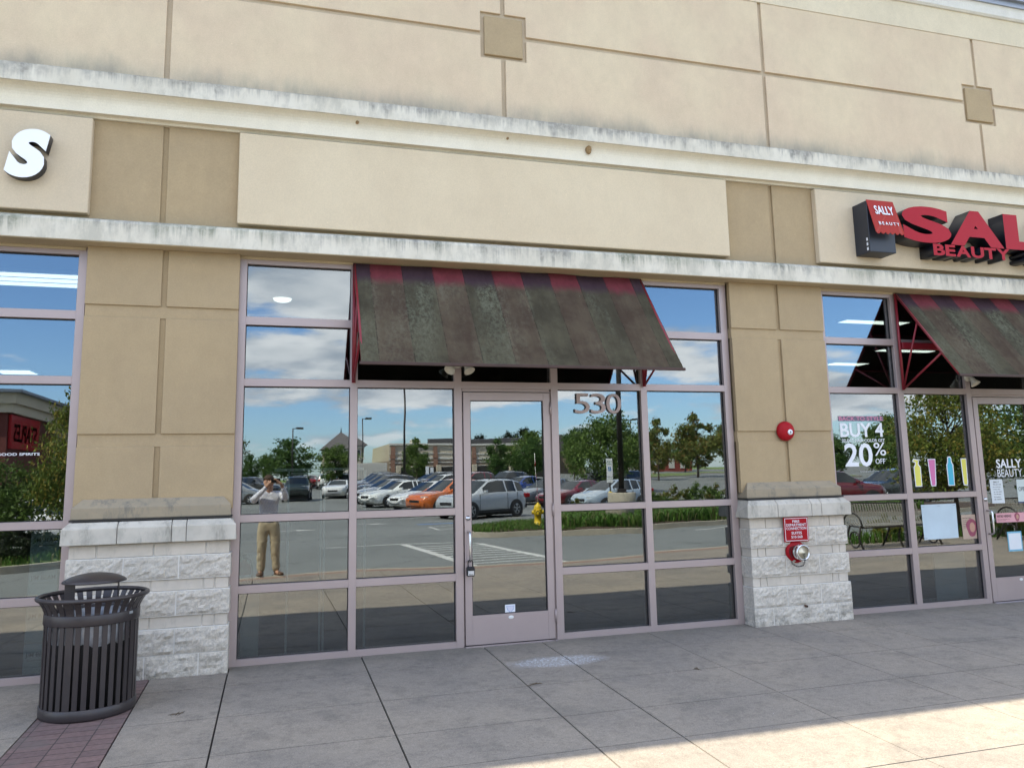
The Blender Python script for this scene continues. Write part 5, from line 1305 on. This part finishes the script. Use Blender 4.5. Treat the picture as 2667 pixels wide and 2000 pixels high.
make_car('sedan', MAROON, 15.6, 33.2, H+.05, 'dark red sedan beyond the yellow hydrant')
make_car('hatch', (.36, .43, .50), 15.7, 28.9, H+.08, 'pale blue-grey hatchback behind the island grass')
make_car('suv', BLACK, 22.3, 47, H, 'black crossover left of the near lamp post')
make_car('suv', (.02, .02, .022), 25.0, 48, H, 'black crossover right of the near lamp post')
make_car('suv', (.22, .01, .015), 14.4, 52, H, 'bright red crossover with roof rails beyond the silver one')
make_car('suv', (.03, .035, .04), 17.4, 53, H, 'charcoal crossover with roof box near the fence', rack=True)
rowc = [((.30, .32, .35), 'sedan', 'silver'), ((.03, .035, .045), 'suv', 'charcoal'), ((.25, .26, .28), 'sedan', 'grey'), ((.035, .02, .02), 'suv', 'brown'), ((.08, .09, .11), 'hatch', 'slate'), ((.34, .36, .38), 'suv', 'pale silver'), ((.02, .025, .05), 'sedan', 'navy')]
ordw = ('first', 'second', 'third', 'fourth', 'fifth', 'sixth', 'seventh')
for i, (c, k, nm) in enumerate(rowc): make_car(k, c, 6.8+.25*i, 42.6+3.4*i, H, '%s %s, %s in the row beyond the white sedans' % (nm, {'suv': 'crossover', 'sedan': 'sedan', 'hatch': 'hatchback'}[k], ordw[i]), 'cars in the long row beyond the white sedans')
for i, (c, k, nm) in enumerate((((.03, .03, .035), 'suv', 'black'), ((.22, .012, .012), 'sedan', 'red'), ((.05, .055, .06), 'suv', 'charcoal'), ((.02, .03, .06), 'sedan', 'navy'))):
    make_car(k, c, 12.2+.3*i, 51+3.8*i, H, '%s %s in the second row, %s from the front' % (nm, {'suv': 'crossover', 'sedan': 'sedan'}[k], ordw[i]), 'cars in the second row')
make_car('coupe', WHITE, 5.0, 57.5, radians(104), 'white muscle coupe facing the shop')
make_car('jeep', (.015, .03, .028), 1.75, 53.5, radians(96), 'dark green boxy off-roader beside the person')
make_car('suv', WHITE, 5.4, 84, radians(-90), 'small white crossover far down the aisle')
make_car('suv', BLACK, 7.4, 83, radians(-90), 'black crossover right of the distant white one')
make_car('sedan', (.20, .012, .012), 4.1, 90, radians(-80), 'small red car far down the aisle')
make_car('suv', (.05, .055, .06), -1.4, 66, radians(40), 'charcoal crossover left of the person')
make_car('hatch', (.20, .22, .24), -2.3, 52, radians(20), 'grey hatchback at the left edge of the middle shopfront')
make_car('suv', (.015, .03, .03), 2.5, 84, radians(80), 'dark teal crossover behind the white rail frame')
make_car('sedan', WHITE, -5.6, 20.0, radians(8), 'white sedan reflected at the foot of the left window')
make_car('suv', (.13, .006, .012), 24.3, 23.6, radians(8), 'red crossover reflected under the window lettering')
make_car('suv', (.02, .028, .026), 29.0, 25.4, radians(172), 'black crossover right of the red crossover')
make_car('sedan', (.12, .14, .16), 33.5, 28.5, radians(172), 'grey sedan beyond the black crossover')
make_car('suv', (.03, .04, .06), 33.0, 18.5, radians(178), 'navy crossover behind the yellow-green tree')
make_car('sedan', (.02, .02, .025), 40.0, 22.5, radians(178), 'black sedan behind the bed trees')

# ------------------------------------------------------------------ street furniture in the car park
def lamp_post(x, d, h, label, heads=2, rad=.09, base_h=.75, base_r=.35, group='car park lamp posts', rz=0.0, hs=1.0):
    t = thing('lamp_post', label, 'lamp post', (x, -d, lotz(d)), rz, group)
    m_ = MB(); m_.lathe([(0, -.1), (base_r, -.1), (base_r, base_h-.03), (base_r-.03, base_h), (0, base_h)], n=28); m_.make('concrete_base', MT['kerb'], t)
    m_ = MB(); m_.box(-rad*2, rad*2, -rad*2, rad*2, base_h, base_h+.03, bev=.004); m_.box(-rad*1.5, rad*1.5, -rad*1.5, rad*1.5, base_h+.03, base_h+.14, bev=.01); m_.make('base_plate', MT['bronze'], t)
    m_ = MB(); m_.tube([(0, 0, base_h), (0, 0, h)], [rad, rad*.72], 16); m_.make('pole', MT['bronze'], t)
    for k in range(heads):
        s_ = 1 if k == 0 else -1
        m_ = MB(); m_.tube([(0, 0, h-.05), (s_*.45*hs, 0, h)], .035, 8); m_.box(s_*.7*hs-.38*hs, s_*.7*hs+.38*hs, -.24*hs, .24*hs, h-.08, h+.10, bev=.03); hd = m_.make('lamp_head', MT['bronze'], t)
        m_ = MB(); m_.box(s_*.7*hs-.30*hs, s_*.7*hs+.30*hs, -.18*hs, .18*hs, h-.095, h-.081); m_.make('lens', MT['lamp'], hd)
    return t
lamp_post(11.36, 17.9, 9.6, 'thick bronze lamp post rising from the hydrant island', 2, .098, 1.10, .49, rz=.3)
lamp_post(12.65, 75, 10.2, 'tall twin-headed lamp post left of the door', 2, .13, .75, .35, hs=1.1)
lamp_post(9.8, 90, 7.9, 'thin single-headed lamp post at the tower', 1, .08)
lamp_post(1.8, 80, 6.5, 'short lamp post above the broad green tree', 1, .08)
lamp_post(45.3, 90, 7.7, 'twin-headed lamp post behind the near one, left of its pair', 2, .10, rz=.9)
lamp_post(48.8, 95, 8.0, 'twin-headed lamp post behind the near one, right of its pair', 2, .10, rz=.9)
lamp_post(56, 46, 8.2, 'twin-headed lamp post reflected in the beauty shop window', 2, .12, rz=1.1)
lamp_post(78, 62, 8.6, 'distant lamp post reflected in the beauty shop window', 2, .12, rz=1.1)
t = thing('fire_hydrant', 'yellow fire hydrant at the end of the grassy island', 'fire hydrant', (8.22, -17.35, lotz(17.35)+.14), radians(20))
t.scale = (1.12, 1.12, 1.12)
m_ = MB(); m_.lathe([(0, 0), (.15, 0), (.15, .03), (.10, .035), (.095, .30), (.105, .31), (.11, .42), (.125, .43), (.125, .455), (.10, .46)], n=24); m_.make('barrel', MT['yellow'], t)
m_ = MB(); m_.lathe([(.105, .46), (.10, .52), (.075, .57), (.03, .60), (.03, .64), (0, .64)], n=24); m_.make('bonnet', MT['yellow'], t)
m_ = MB(); m_.lathe([(0, .17), (.06, .17), (.075, .15), (.075, .09), (0, .09)], (0, 0, .36), 'y', 20); m_.make('pumper_cap', MT['yellow'], t)
m_ = MB(); m_.lathe([(.058, .175), (.045, .178), (.045, .172)], (0, 0, .36), 'y', 20); m_.make('cap_ring', MT['black'], t)
for s_ in (1, -1):
    m_ = MB(); m_.lathe([(0, s_*.17), (.042, s_*.165), (.05, s_*.14), (.05, s_*.08)], (0, 0, .38), 'x', 16); m_.make('side_cap', MT['yellow'], t)
t = thing('hydrant_marker', 'thin white and red marker rod standing on the hydrant', 'marker rod', (8.22, -17.35, lotz(17.35)+.14+.70), 0)
m_ = MB(); m_.tube([(0, 0, 0), (-.03, 0, .9), (-.05, 0, 1.55)], .009, 6); m_.make('rod', MT['white'], t)
for z in (.35, .75, 1.15):
    m_ = MB(); m_.tube([(-.033*z, 0, z), (-.033*z, 0, z+.16)], .0115, 6); m_.make('red_band', MT['red'], t)
m_ = MB(); m_.box(-.03, .09, -.01, .01, .80, .82); m_.make('flag', MT['vinyl'], t)
# accessible parking sign on its yellow bollard
t = thing('parking_sign', 'accessible parking sign on a yellow bollard in the island', 'parking sign', (12.28, -21.0, lotz(21)), radians(14))
m_ = MB(); m_.lathe([(0, 0), (.085, 0), (.085, 1.02), (.07, 1.07), (.0, 1.09)], n=20); q = m_.make('bollard', MT['yellow'], t)
for z in (.35, .62, .86):
    m_ = MB(); m_.lathe([(.086, 0), (.086, .018)], (0, 0, z), n=20); m_.make('scuff_band', MT['dark'], q)
m_ = MB(); m_.box(-.025, .025, -.02, .02, 1.0, 1.95); m_.make('post', MT['bronze'], t)
def back_text(txt, par, box, mat, y):
    me = text_mesh(txt, mat, 1, .0006, .0, 0, box=box)
    for v in me.vertices: v.co.x, v.co.y = -v.co.x, -v.co.y
    o = obj('lettering', me, par); o.location.y = y; return o
for z0, z1 in ((1.66, 2.27), (1.42, 1.64)):
    m_ = MB(); m_.box(-.115, .115, .021, .028, z0, z1, bev=.002); q = m_.make('sign_plate', MT['vinyl'], t)
    if z1 > 2:
        m_ = MB(); m_.box(-.055, .055, .0285, .0300, 1.86, 1.99); m_.make('blue_symbol', MT['bluepaint'], q)
        m_ = MB(); m_.lathe([(.014, 0), (.026, .0), (.026, .001), (.014, .001)], (0, .0305, 1.905), 'y', 16); m_.box(-.004, .004, .0305, .0315, 1.92, 1.965); m_.box(-.012, .012, .0305, .0315, 1.966, 1.980); m_.make('white_symbol', MT['vinyl'], q)
        gm = M_plain("sign_green", (.02, .20, .08), .5)
        back_text('RESERVED', q, (-.09, .09, 2.13, 2.18), gm, .0285); back_text('PARKING', q, (-.085, .085, 2.05, 2.10), gm, .0285)
    else: back_text('PENALTIES', q, (-.09, .09, 1.54, 1.58), gm, .0285)
for i, x in enumerate((14.1, 14.55)):
    t = thing('parking_sign', ('left', 'right')[i]+' of two small white signs by the store fence', 'parking sign', (x, -70, lotz(70)), 0, 'pair of small white signs')
    m_ = MB(); m_.tube([(0, 0, 0), (0, 0, 1.6)], .03, 6); m_.make('post', MT['bronze'], t)
    m_ = MB(); m_.box(-.16, .16, .03, .04, 1.25, 2.0-.1*i); m_.make('sign_plate', MT['vinyl'], t)

# bench on the pavement
def bench(x, y, rz, label):
    t = thing('slatted_bench', label, 'bench', (x, y, pz(y)), rz)
    K = M_plain("bench_grey", (.34, .33, .30), .45, .2, .1, 9, 90, .05); Lb = 1.85
    def strap(mb_, a, b_, w): pass
    m_ = MB(); n = 30
    for k in range(n):
        xx = -Lb/2+Lb*(k+.5)/n; w = .019
        P_ = [(-.245, .40), (-.255, .435), (-.20, .45), (.12, .425), (.20, .45), (.25, .56), (.30, .80), (.335, .825)]
        prev = None
        for (y_, z_) in P_:
            r_ = [m_.bm.verts.new((xx-w, y_, z_)), m_.bm.verts.new((xx+w, y_, z_)), m_.bm.verts.new((xx+w, y_, z_-.008)), m_.bm.verts.new((xx-w, y_, z_-.008))]
            if prev:
                for q in range(4): m_.bm.faces.new((prev[q], prev[(q+1) % 4], r_[(q+1) % 4], r_[q]))
            prev = r_
    m_.make('slatted_seat', K, t)
    m_ = MB()
    for yy, zz in ((-.245, .405), (.20, .432), (.325, .815)): m_.tube([(-Lb/2, yy, zz), (Lb/2, yy, zz)], .018, 8)
    m_.make('cross_rail', MT['bronze'], t)
    for s_ in (-1, 0, 1):
        m_ = MB(); X = s_*Lb/2
        m_.tube([(X, -.26, .0), (X, -.16, .20), (X, -.22, .41), (X, .05, .42), (X, .16, .20), (X, .30, .0)], .019, 8)
        if s_:
            m_.tube([(X, -.24, .42)]+[(X, -.02+.25*cos(a), .44+.22*sin(a)) for a in [pi*(1-k/10) for k in range(11)]]+[(X, .25, .44)], .017, 8)
            m_.tube([(X, -.05+.13*cos(a), .17+.15*sin(a)) for a in [2*pi*k/14 for k in range(15)]], .014, 8)
        m_.make('leg', MT['bronze'], t)
    return t
bench(11.75, -6.15, pi, 'grey slatted metal bench with looped iron arms on the pavement')
bench(15.6, -6.2, pi, 'second slatted bench further along the pavement')

# ------------------------------------------------------------------ buildings beyond the car park
brickm = M_plain("far_brown_brick", (.26, .20, .15), .9, 0, .12, 2, 20, .2); efs = M_plain("far_beige", (.50, .44, .34), .9); efw = M_plain("far_white", (.62, .60, .55), .9)
redbr = M_plain("red_brick", (.26, .055, .045), .9, 0, .15, 3, 20, .2); roofd = M_plain("dark_roof", (.045, .045, .05), .8, 0, .1); slate = M_plain("slate_roof", (.12, .11, .11), .8, 0, .15); metalr = M_plain("blue_metal_roof", (.16, .19, .24), .45, .4)
zb = lotz(126)
pilr = M_plain('pilaster_brick', (.27, .15, .105), .9, 0, .12)
t = thing('store_building', 'long banded beige store beyond the car park', 'building', (18, -127, zb))
m_ = MB(); m_.box(0, 30, -26, 0, -.5, 2.6); m_.make('brick_base', brickm, t)
m_ = MB(); m_.box(0, 30, -26, 0, 2.601, 5.5); m_.make('upper_wall', efs, t)
for z, h in ((1.5, .16), (2.2, .12), (2.75, .30), (3.6, .18), (5.2, .35)):
    m_ = MB(); m_.box(-.06, 30.06, .0, .12 if z < 5 else .35, z, z+h); m_.make('moulding', efw, t)
for k in range(9):
    m_ = MB(); m_.box(.2+3.6*k, .9+3.6*k, .121, .30, -.3, 5.0); m_.box(.1+3.6*k, 1.0+3.6*k, .122, .36, 2.9, 3.2); m_.make('pilaster', pilr if k % 2 == 0 else efs, t)
m_ = MB(); m_.prism_x([(-1.0, 5.51), (-3.5, 5.51), (-3.3, 6.6), (-1.3, 6.4)], 7, 26); m_.make('roof_screen', roofd, t)
m_ = MB(); m_.box(3.9, 5.4, -3, -1, 5.51, 6.3, bev=.05); m_.make('roof_unit', efw, t)
t = thing('clock_tower', 'square store tower with slate pyramid roof', 'tower', (10.6, -126.5, zb))
m_ = MB(); m_.box(-3.0, 3.0, -6.2, 0, -.5, 5.3); m_.make('wall', efs, t)
m_ = MB()
for z in (1.4, 3.0, 4.9): m_.box(-3.15, 3.15, -6.3, .15, z, z+.28)
m_.make('moulding', efw, t)
for x in (-2.0, .0, 2.0):
    m_ = MB(); m_.box(x-.45, x+.45, .0, .08, 3.5, 4.6); f_ = m_.make('window', efw, t); m_ = MB(); m_.box(x-.36, x+.36, .081, .10, 3.58, 4.52); m_.make('pane', MT['carglass'], f_)
B = bmesh.new(); v = [B.verts.new(p) for p in ((-3.6, .6, 5.3), (3.6, .6, 5.3), (3.6, -6.8, 5.3), (-3.6, -6.8, 5.3), (0, -3.1, 8.4))]
for q in ((0, 1, 4), (1, 2, 4), (2, 3, 4), (3, 0, 4), (3, 2, 1, 0)): B.faces.new([v[i] for i in q])
bmesh.ops.recalc_face_normals(B, faces=B.faces); rf = obj('roof', mesh_from_bm('roof', B, slate), t)
m_ = MB(); m_.tube([(0, -3.1, 8.3), (0, -3.1, 9.2)], [.12, .03], 8); m_.make('finial', roofd, rf)
t = thing('gabled_building', 'dark gabled building at the right end of the store', 'building', (50, -130, zb))
m_ = MB(); m_.box(-4.5, 4.5, -10, 0, -.5, 3.8); m_.make('wall', brickm, t)
m_ = MB(); m_.prism_y([(-5, 3.8), (5, 3.8), (0, 7.0)], -10.4, .4); m_.make('roof', slate, t)
t = thing('store_fence', 'tall black screen fence along the foot of the store', 'fence', (17, -112, lotz(112)))
m_ = MB(); m_.box(0, 25, -.05, .05, 0, 1.65); m_.make('panel', MT['dark'], t)
for k in range(5):
    m_ = MB(); m_.box(.0+6*k, .7+6*k, .051, .5, -.1, 1.9, bev=.03); m_.make('post', efs, t)
t = thing('box_trailer', 'white ribbed box trailer parked by the store', 'trailer', (9.3, -76, lotz(76)))
m_ = MB(); m_.box(-1.7, 1.7, -2.4, 0, .75, 2.35)
for k in range(14): m_.box(-1.65+.245*k, -1.57+.245*k, .0, .05, .8, 2.3)
m_.make('box_body', efw, t)
m_ = MB(); m_.box(-1.6, 1.6, -2.2, -.1, .5, .749); m_.make('chassis', MT['dark'], t)
for x in (-1.0, 1.0):
    m_ = MB(); m_.lathe([(0, 0), (.42, 0), (.42, .22), (0, .22)], (x, -.15, .40), 'y', 20); m_.make('wheel', MT['tyre'], t)
t = thing('brick_building', 'low red brick building behind the right-hand trees', 'building', (63.5, -114, lotz(114)))
m_ = MB(); m_.box(-3.5, 3.5, -8, 0, -.2, 2.7); m_.make('wall', redbr, t)
m_ = MB(); m_.box(-3.8, 3.8, -8.3, .3, 2.701, 2.95); m_.make('roof', roofd, t)
for x in (-2.2, -.2, 1.8):
    m_ = MB(); m_.box(x-.5, x+.5, 0, .06, .5, 2.0); m_.make('window', efw, t)
t = thing('cream_building', 'small cream building left of the red brick one', 'building', (57.6, -112, lotz(112)))
m_ = MB(); m_.box(-2.2, 2.0, -6, 0, -.2, 1.9); m_.make('wall', efw, t)
m_ = MB(); m_.prism_y([(-2.4, 1.9), (2.2, 1.9), (-.1, 2.7)], -6.2, .2); m_.make('roof', slate, t)
t = thing('stationery_store', 'dark red store front with cornice and mirrored sign in the left window', 'building', (-14.0, -43.0, lotz(43)))
sh = M_plain("store_dark_red_brick", (.12, .03, .025), .9, 0, .12, 2, 20, .2)
m_ = MB(); m_.box(-24, 0, -30, .0, -.3, 6.2); m_.make('wall', sh, t)
m_ = MB(); m_.prism_z([(-24.5, .5), (.5, .5), (.5, -30.5), (-24.5, -30.5)], 6.21, 6.8); m_.prism_z([(-24.3, .3), (.3, .3), (.3, -30.3), (-24.3, -30.3)], 5.7, 6.2095); m_.make('cornice', efs, t)
m_ = MB(); m_.prism_z([(-24.8, .8), (.8, .8), (.8, -30.8), (-24.8, -30.8)], 6.801, 6.95); m_.make('coping', metalr, t)
B = bmesh.new(); v = [B.verts.new(p) for p in ((1.0, -9, 6.2), (8, -9, 6.2), (8, -22, 6.2), (1.0, -22, 6.2), (1.0, -15, 8.2), (4, -15, 8.2))]
for q in ((0, 1, 5, 4), (1, 2, 5), (2, 3, 4, 5), (3, 0, 4), (0, 3, 2, 1)): B.faces.new([v[i] for i in q])
bmesh.ops.recalc_face_normals(B, faces=B.faces); obj('hip_roof', mesh_from_bm('hip_roof', B, metalr), t)
m_ = MB(); m_.box(.001, 7.0, -21, -10, -.3, 6.19); m_.make('side_wing', efs, t)
t = thing('store_sign', 'bright red store sign with white mirrored letters in the left window', 'sign', (-13.99, -48.6, lotz(45)+3.7))
m_ = MB(); m_.box(.0, .15, -.2, 5.4, 0, 1.9, bev=.02); m_.make('sign_box', MT['red'], t)
me = text_mesh('STAPLES', MT['vinyl'], 1, .02, .05, 0, box=(.35, 4.9, .45, 1.45))
for vv in me.vertices:
    a = vv.co.x; vv.co.x, vv.co.y = .16, a
obj('lettering', me, t)

# ------------------------------------------------------------------ the photographer
def skinned(name, parent, verts, edges_, root, mat, sub=2, label=None):
    me = bpy.data.meshes.new(name); me.from_pydata([v[:3] for v in verts], edges_, []); me.materials.append(mat)
    o = obj(name, me, parent, label=label)
    mod = o.modifiers.new('skin', 'SKIN'); mod.use_smooth_shade = True
    o.modifiers.new('sub', 'SUBSURF').render_levels = sub+(1 if name in ('shirt', 'trousers') else 0); o.modifiers['sub'].levels = 1
    if name in ('shirt', 'trousers'):
        tx = bpy.data.textures.new('folds', 'CLOUDS'); tx.noise_scale = .07; tx.noise_depth = 1
        dm = o.modifiers.new('folds', 'DISPLACE'); dm.texture = tx; dm.strength = .022; dm.mid_level = .5
    for i, v in enumerate(verts):
        rr_ = v[3] if isinstance(v[3], tuple) else (v[3], v[3])
        sv = me.skin_vertices[0].data[i]; sv.radius = rr_; sv.use_root = (i == root)
    return o
GZ = -.139
pers = thing('person', 'person in white striped shirt and khakis holding a phone up', 'person', (.16, -6.98, GZ))
# local coordinates: x right in the picture, +y faces the shop, z up from the soles
J = dict(pel=(0, 0, .86), sp=(0, -.01, 1.02), ch=(0, -.02, 1.18), nk=(0, -.015, 1.385), jaw=(-.005, .02, 1.455), hd=(-.008, .01, 1.535), tp=(-.008, .0, 1.595),
         sl=(-.165, -.02, 1.325), sr=(.160, -.02, 1.325), el=(-.265, .10, 1.22), er=(.275, .11, 1.25), wl=(.0, .205, 1.50), wr_=(.19, .21, 1.49),
         hl=(-.095, 0, .80), hr=(.095, 0, .80), kl=(-.105, .02, .45), kr=(.105, .02, .45), al=(-.110, -.02, .085), ar=(.135, .0, .085))
V = []; E_ = []
def av(p, r_): V.append((p[0], p[1], p[2], r_)); return len(V)-1
def ae(a, b_): E_.append((a, b_))
i_p = av(J['pel'], (.14, .10)); i_s = av(J['sp'], (.135, .10)); i_c = av(J['ch'], (.15, .105)); i_t = av((0, -.02, 1.31), (.11, .075)); i_n = av(J['nk'], .055); i_j = av(J['jaw'], (.060, .068)); i_h = av(J['hd'], (.078, .092)); i_tp = av(J['tp'], (.058, .072))
for a, b_ in ((i_p, i_s), (i_s, i_c), (i_c, i_t), (i_t, i_n), (i_n, i_j), (i_j, i_h), (i_h, i_tp)): ae(a, b_)
nose = av((-.008, .112, 1.515), .012); ae(i_h, nose)
for s_ in (-1, 1): e_ = av((-.008+s_*.088, .005, 1.52), .013); ae(i_h, e_)
def arm(sh_, el_, w_, inward):
    a = av(sh_, .048); b_ = av(el_, .040); c = av(w_, .025); ae(i_t, a); ae(a, b_); ae(b_, c)
    palm = av((w_[0]+inward*.045, w_[1]+.020, w_[2]+.045), (.018, .032)); ae(c, palm)
    for k in range(4):
        L_ = (.072, .080, .076, .062)[k]; bx = (w_[0]+inward*.055, w_[1]+.03-.012*k, w_[2]+.070-.010*k)
        p1 = av((bx[0]+inward*L_*.35, bx[1]+.004, bx[2]+.012), .0085); p2 = av((bx[0]+inward*L_*.75, bx[1]-.006, bx[2]+.010), .008); ae(palm, p1); ae(p1, p2)
    th = av((w_[0]+inward*.055, w_[1]-.012, w_[2]+.012), .0105); t2 = av((w_[0]+inward*.085, w_[1]-.004, w_[2]+.022), .009); ae(palm, th); ae(th, t2)
arm(J['sl'], J['el'], J['wl'], 1); arm(J['sr'], J['er'], J['wr_'], -1)
for s_, h_, k_, a_ in ((-1, 'hl', 'kl', 'al'), (1, 'hr', 'kr', 'ar')):
    a = av(J[h_], .082); b_ = av(J[k_], .055); c = av(J[a_], .038); f_ = av((J[a_][0]+s_*.03, J[a_][1]+.13, .035), (.035, .022)); ae(i_p, a); ae(a, b_); ae(b_, c); ae(c, f_)
skinned('body', pers, V, E_, i_p, MT['skin'])
# shirt with blue stripes
mt, tt, bb, co = newmat("striped_shirt"); s_ = tt.nodes.new('ShaderNodeSeparateXYZ'); L(tt, co, s_.inputs[0])
st_ = math_(tt, 'GREATER_THAN', math_(tt, 'SINE', math_(tt, 'MULTIPLY', math_(tt, 'ADD', s_.outputs[0], math_(tt, 'MULTIPLY', s_.outputs[2], .35)), 260)), .35)
L(tt, mixc(tt, st_, (.86, .86, .88), (.50, .54, .76)), bb.inputs['Base Color']); bb.inputs['Roughness'].default_value = .9
bump(tt, bb, noise(tt, vmul(tt, co, (1, 1, .5)), 14, 3, .6), .6, .02)
V = []; E_ = []
a0 = av((0, 0, .80), (.165, .115)); a1 = av(J['sp'], (.155, .118)); a2 = av(J['ch'], (.168, .122)); a3 = av((0, -.02, 1.30), (.13, .09)); a4 = av((0, -.015, 1.375), .068)
for a, b_ in ((a0, a1), (a1, a2), (a2, a3), (a3, a4)): ae(a, b_)
for sh_, el_, w_ in ((J['sl'], J['el'], J['wl']), (J['sr'], J['er'], J['wr_'])):
    a = av(sh_, .064); b_ = av(el_, .058); c = av(tuple(np.array(w_)*.85+np.array(el_)*.15), .036); ae(a3, a); ae(a, b_); ae(b_, c)
skinned('shirt', pers, V, E_, a1, mt)
V = []; E_ = []
a0 = av((0, 0, .92), (.150, .105)); a1 = av((0, 0, .82), (.16, .115)); ae(a0, a1)
for s_, h_, k_, a_ in ((-1, 'hl', 'kl', 'al'), (1, 'hr', 'kr', 'ar')):
    a = av((J[h_][0], J[h_][1], .74), .098); b_ = av(J[k_], .078); b2 = av((J[k_][0]+s_*.005, -.0, .26), .070); c = av((J[a_][0], J[a_][1]+.01, .06), .066); ae(a1, a); ae(a, b_); ae(b_, b2); ae(b2, c)
skinned('trousers', pers, V, E_, a1, MT['khaki'])
for s_, a_, an in ((-1, 'al', .15), (1, 'ar', -.5)):
    V = []; E_ = []; x, y = J[a_][0], J[a_][1]
    dr = (sin(-an), cos(an)); a = av((x-.045*dr[0], y-.045*dr[1], .048), (.050, .046)); b_ = av((x+.08*dr[0], y+.08*dr[1], .048), (.056, .040)); c = av((x+.19*dr[0], y+.19*dr[1], .036), (.050, .028)); ae(a, b_); ae(b_, c)
    sho = skinned('shoe', pers, V, E_, 0, MT['shoe'])
    m_ = MB(); n_ = Vector((dr[1], -dr[0])); P_ = [Vector((x, y))+Vector(dr)*u_+n_*w_ for u_, w_ in ((-.09, -.03), (-.09, .03), (.05, .045), (.17, .042), (.215, .0), (.17, -.042), (.05, -.045))]
    m_.prism_z([(p.x, p.y) for p in P_], 0, .018); m_.make('shoe_sole', MT['sole'], sho)
m_ = MB(); bmesh.ops.create_icosphere(m_.bm, subdivisions=3, radius=1)
dl = [v for v in m_.bm.verts if v.co.z < (-.25 if v.co.y < -.2 else .22 if v.co.y > .35 else .0)]
bmesh.ops.delete(m_.bm, geom=dl, context='VERTS')
for v in m_.bm.verts: v.co = Vector((v.co.x*.092-.008, v.co.y*.106+.0, v.co.z*.098+1.555))*1.0
m_.make('hair', MT['hair'], pers, smooth=True)
for sx_ in (-.030, .030):
    m_ = MB(); m_.lathe([(0, .002), (.009, .0), (.010, -.004)], (-.008+sx_, .100, 1.538), 'y', 12); m_.make('eye', MT['black'], pers)
m_ = MB(); m_.box(-.030, .014, .086, .092, 1.470, 1.476, bev=.002); m_.make('mouth', M_plain("lips", (.30, .10, .09), .5), pers)
t = thing('phone', 'black phone held sideways in front of the face', 'phone', (.262, -6.748, 1.412), radians(-16.7))
m_ = MB(); m_.box(-.074, .074, -.009, .0, -.036, .036, bev=.004); m_.make('case', MT['black'], t)
m_ = MB(); m_.box(.030, .066, .0, .004, -.004, .030, bev=.004); q = m_.make('camera_bump', MT['dark'], t)
for dx_, dz_ in ((.040, .020), (.056, .006)):
    m_ = MB(); m_.lathe([(0, .0065), (.006, .0065), (.007, .004)], (dx_, 0, dz_), 'y', 12); m_.make('lens', MT['carglass'], q)
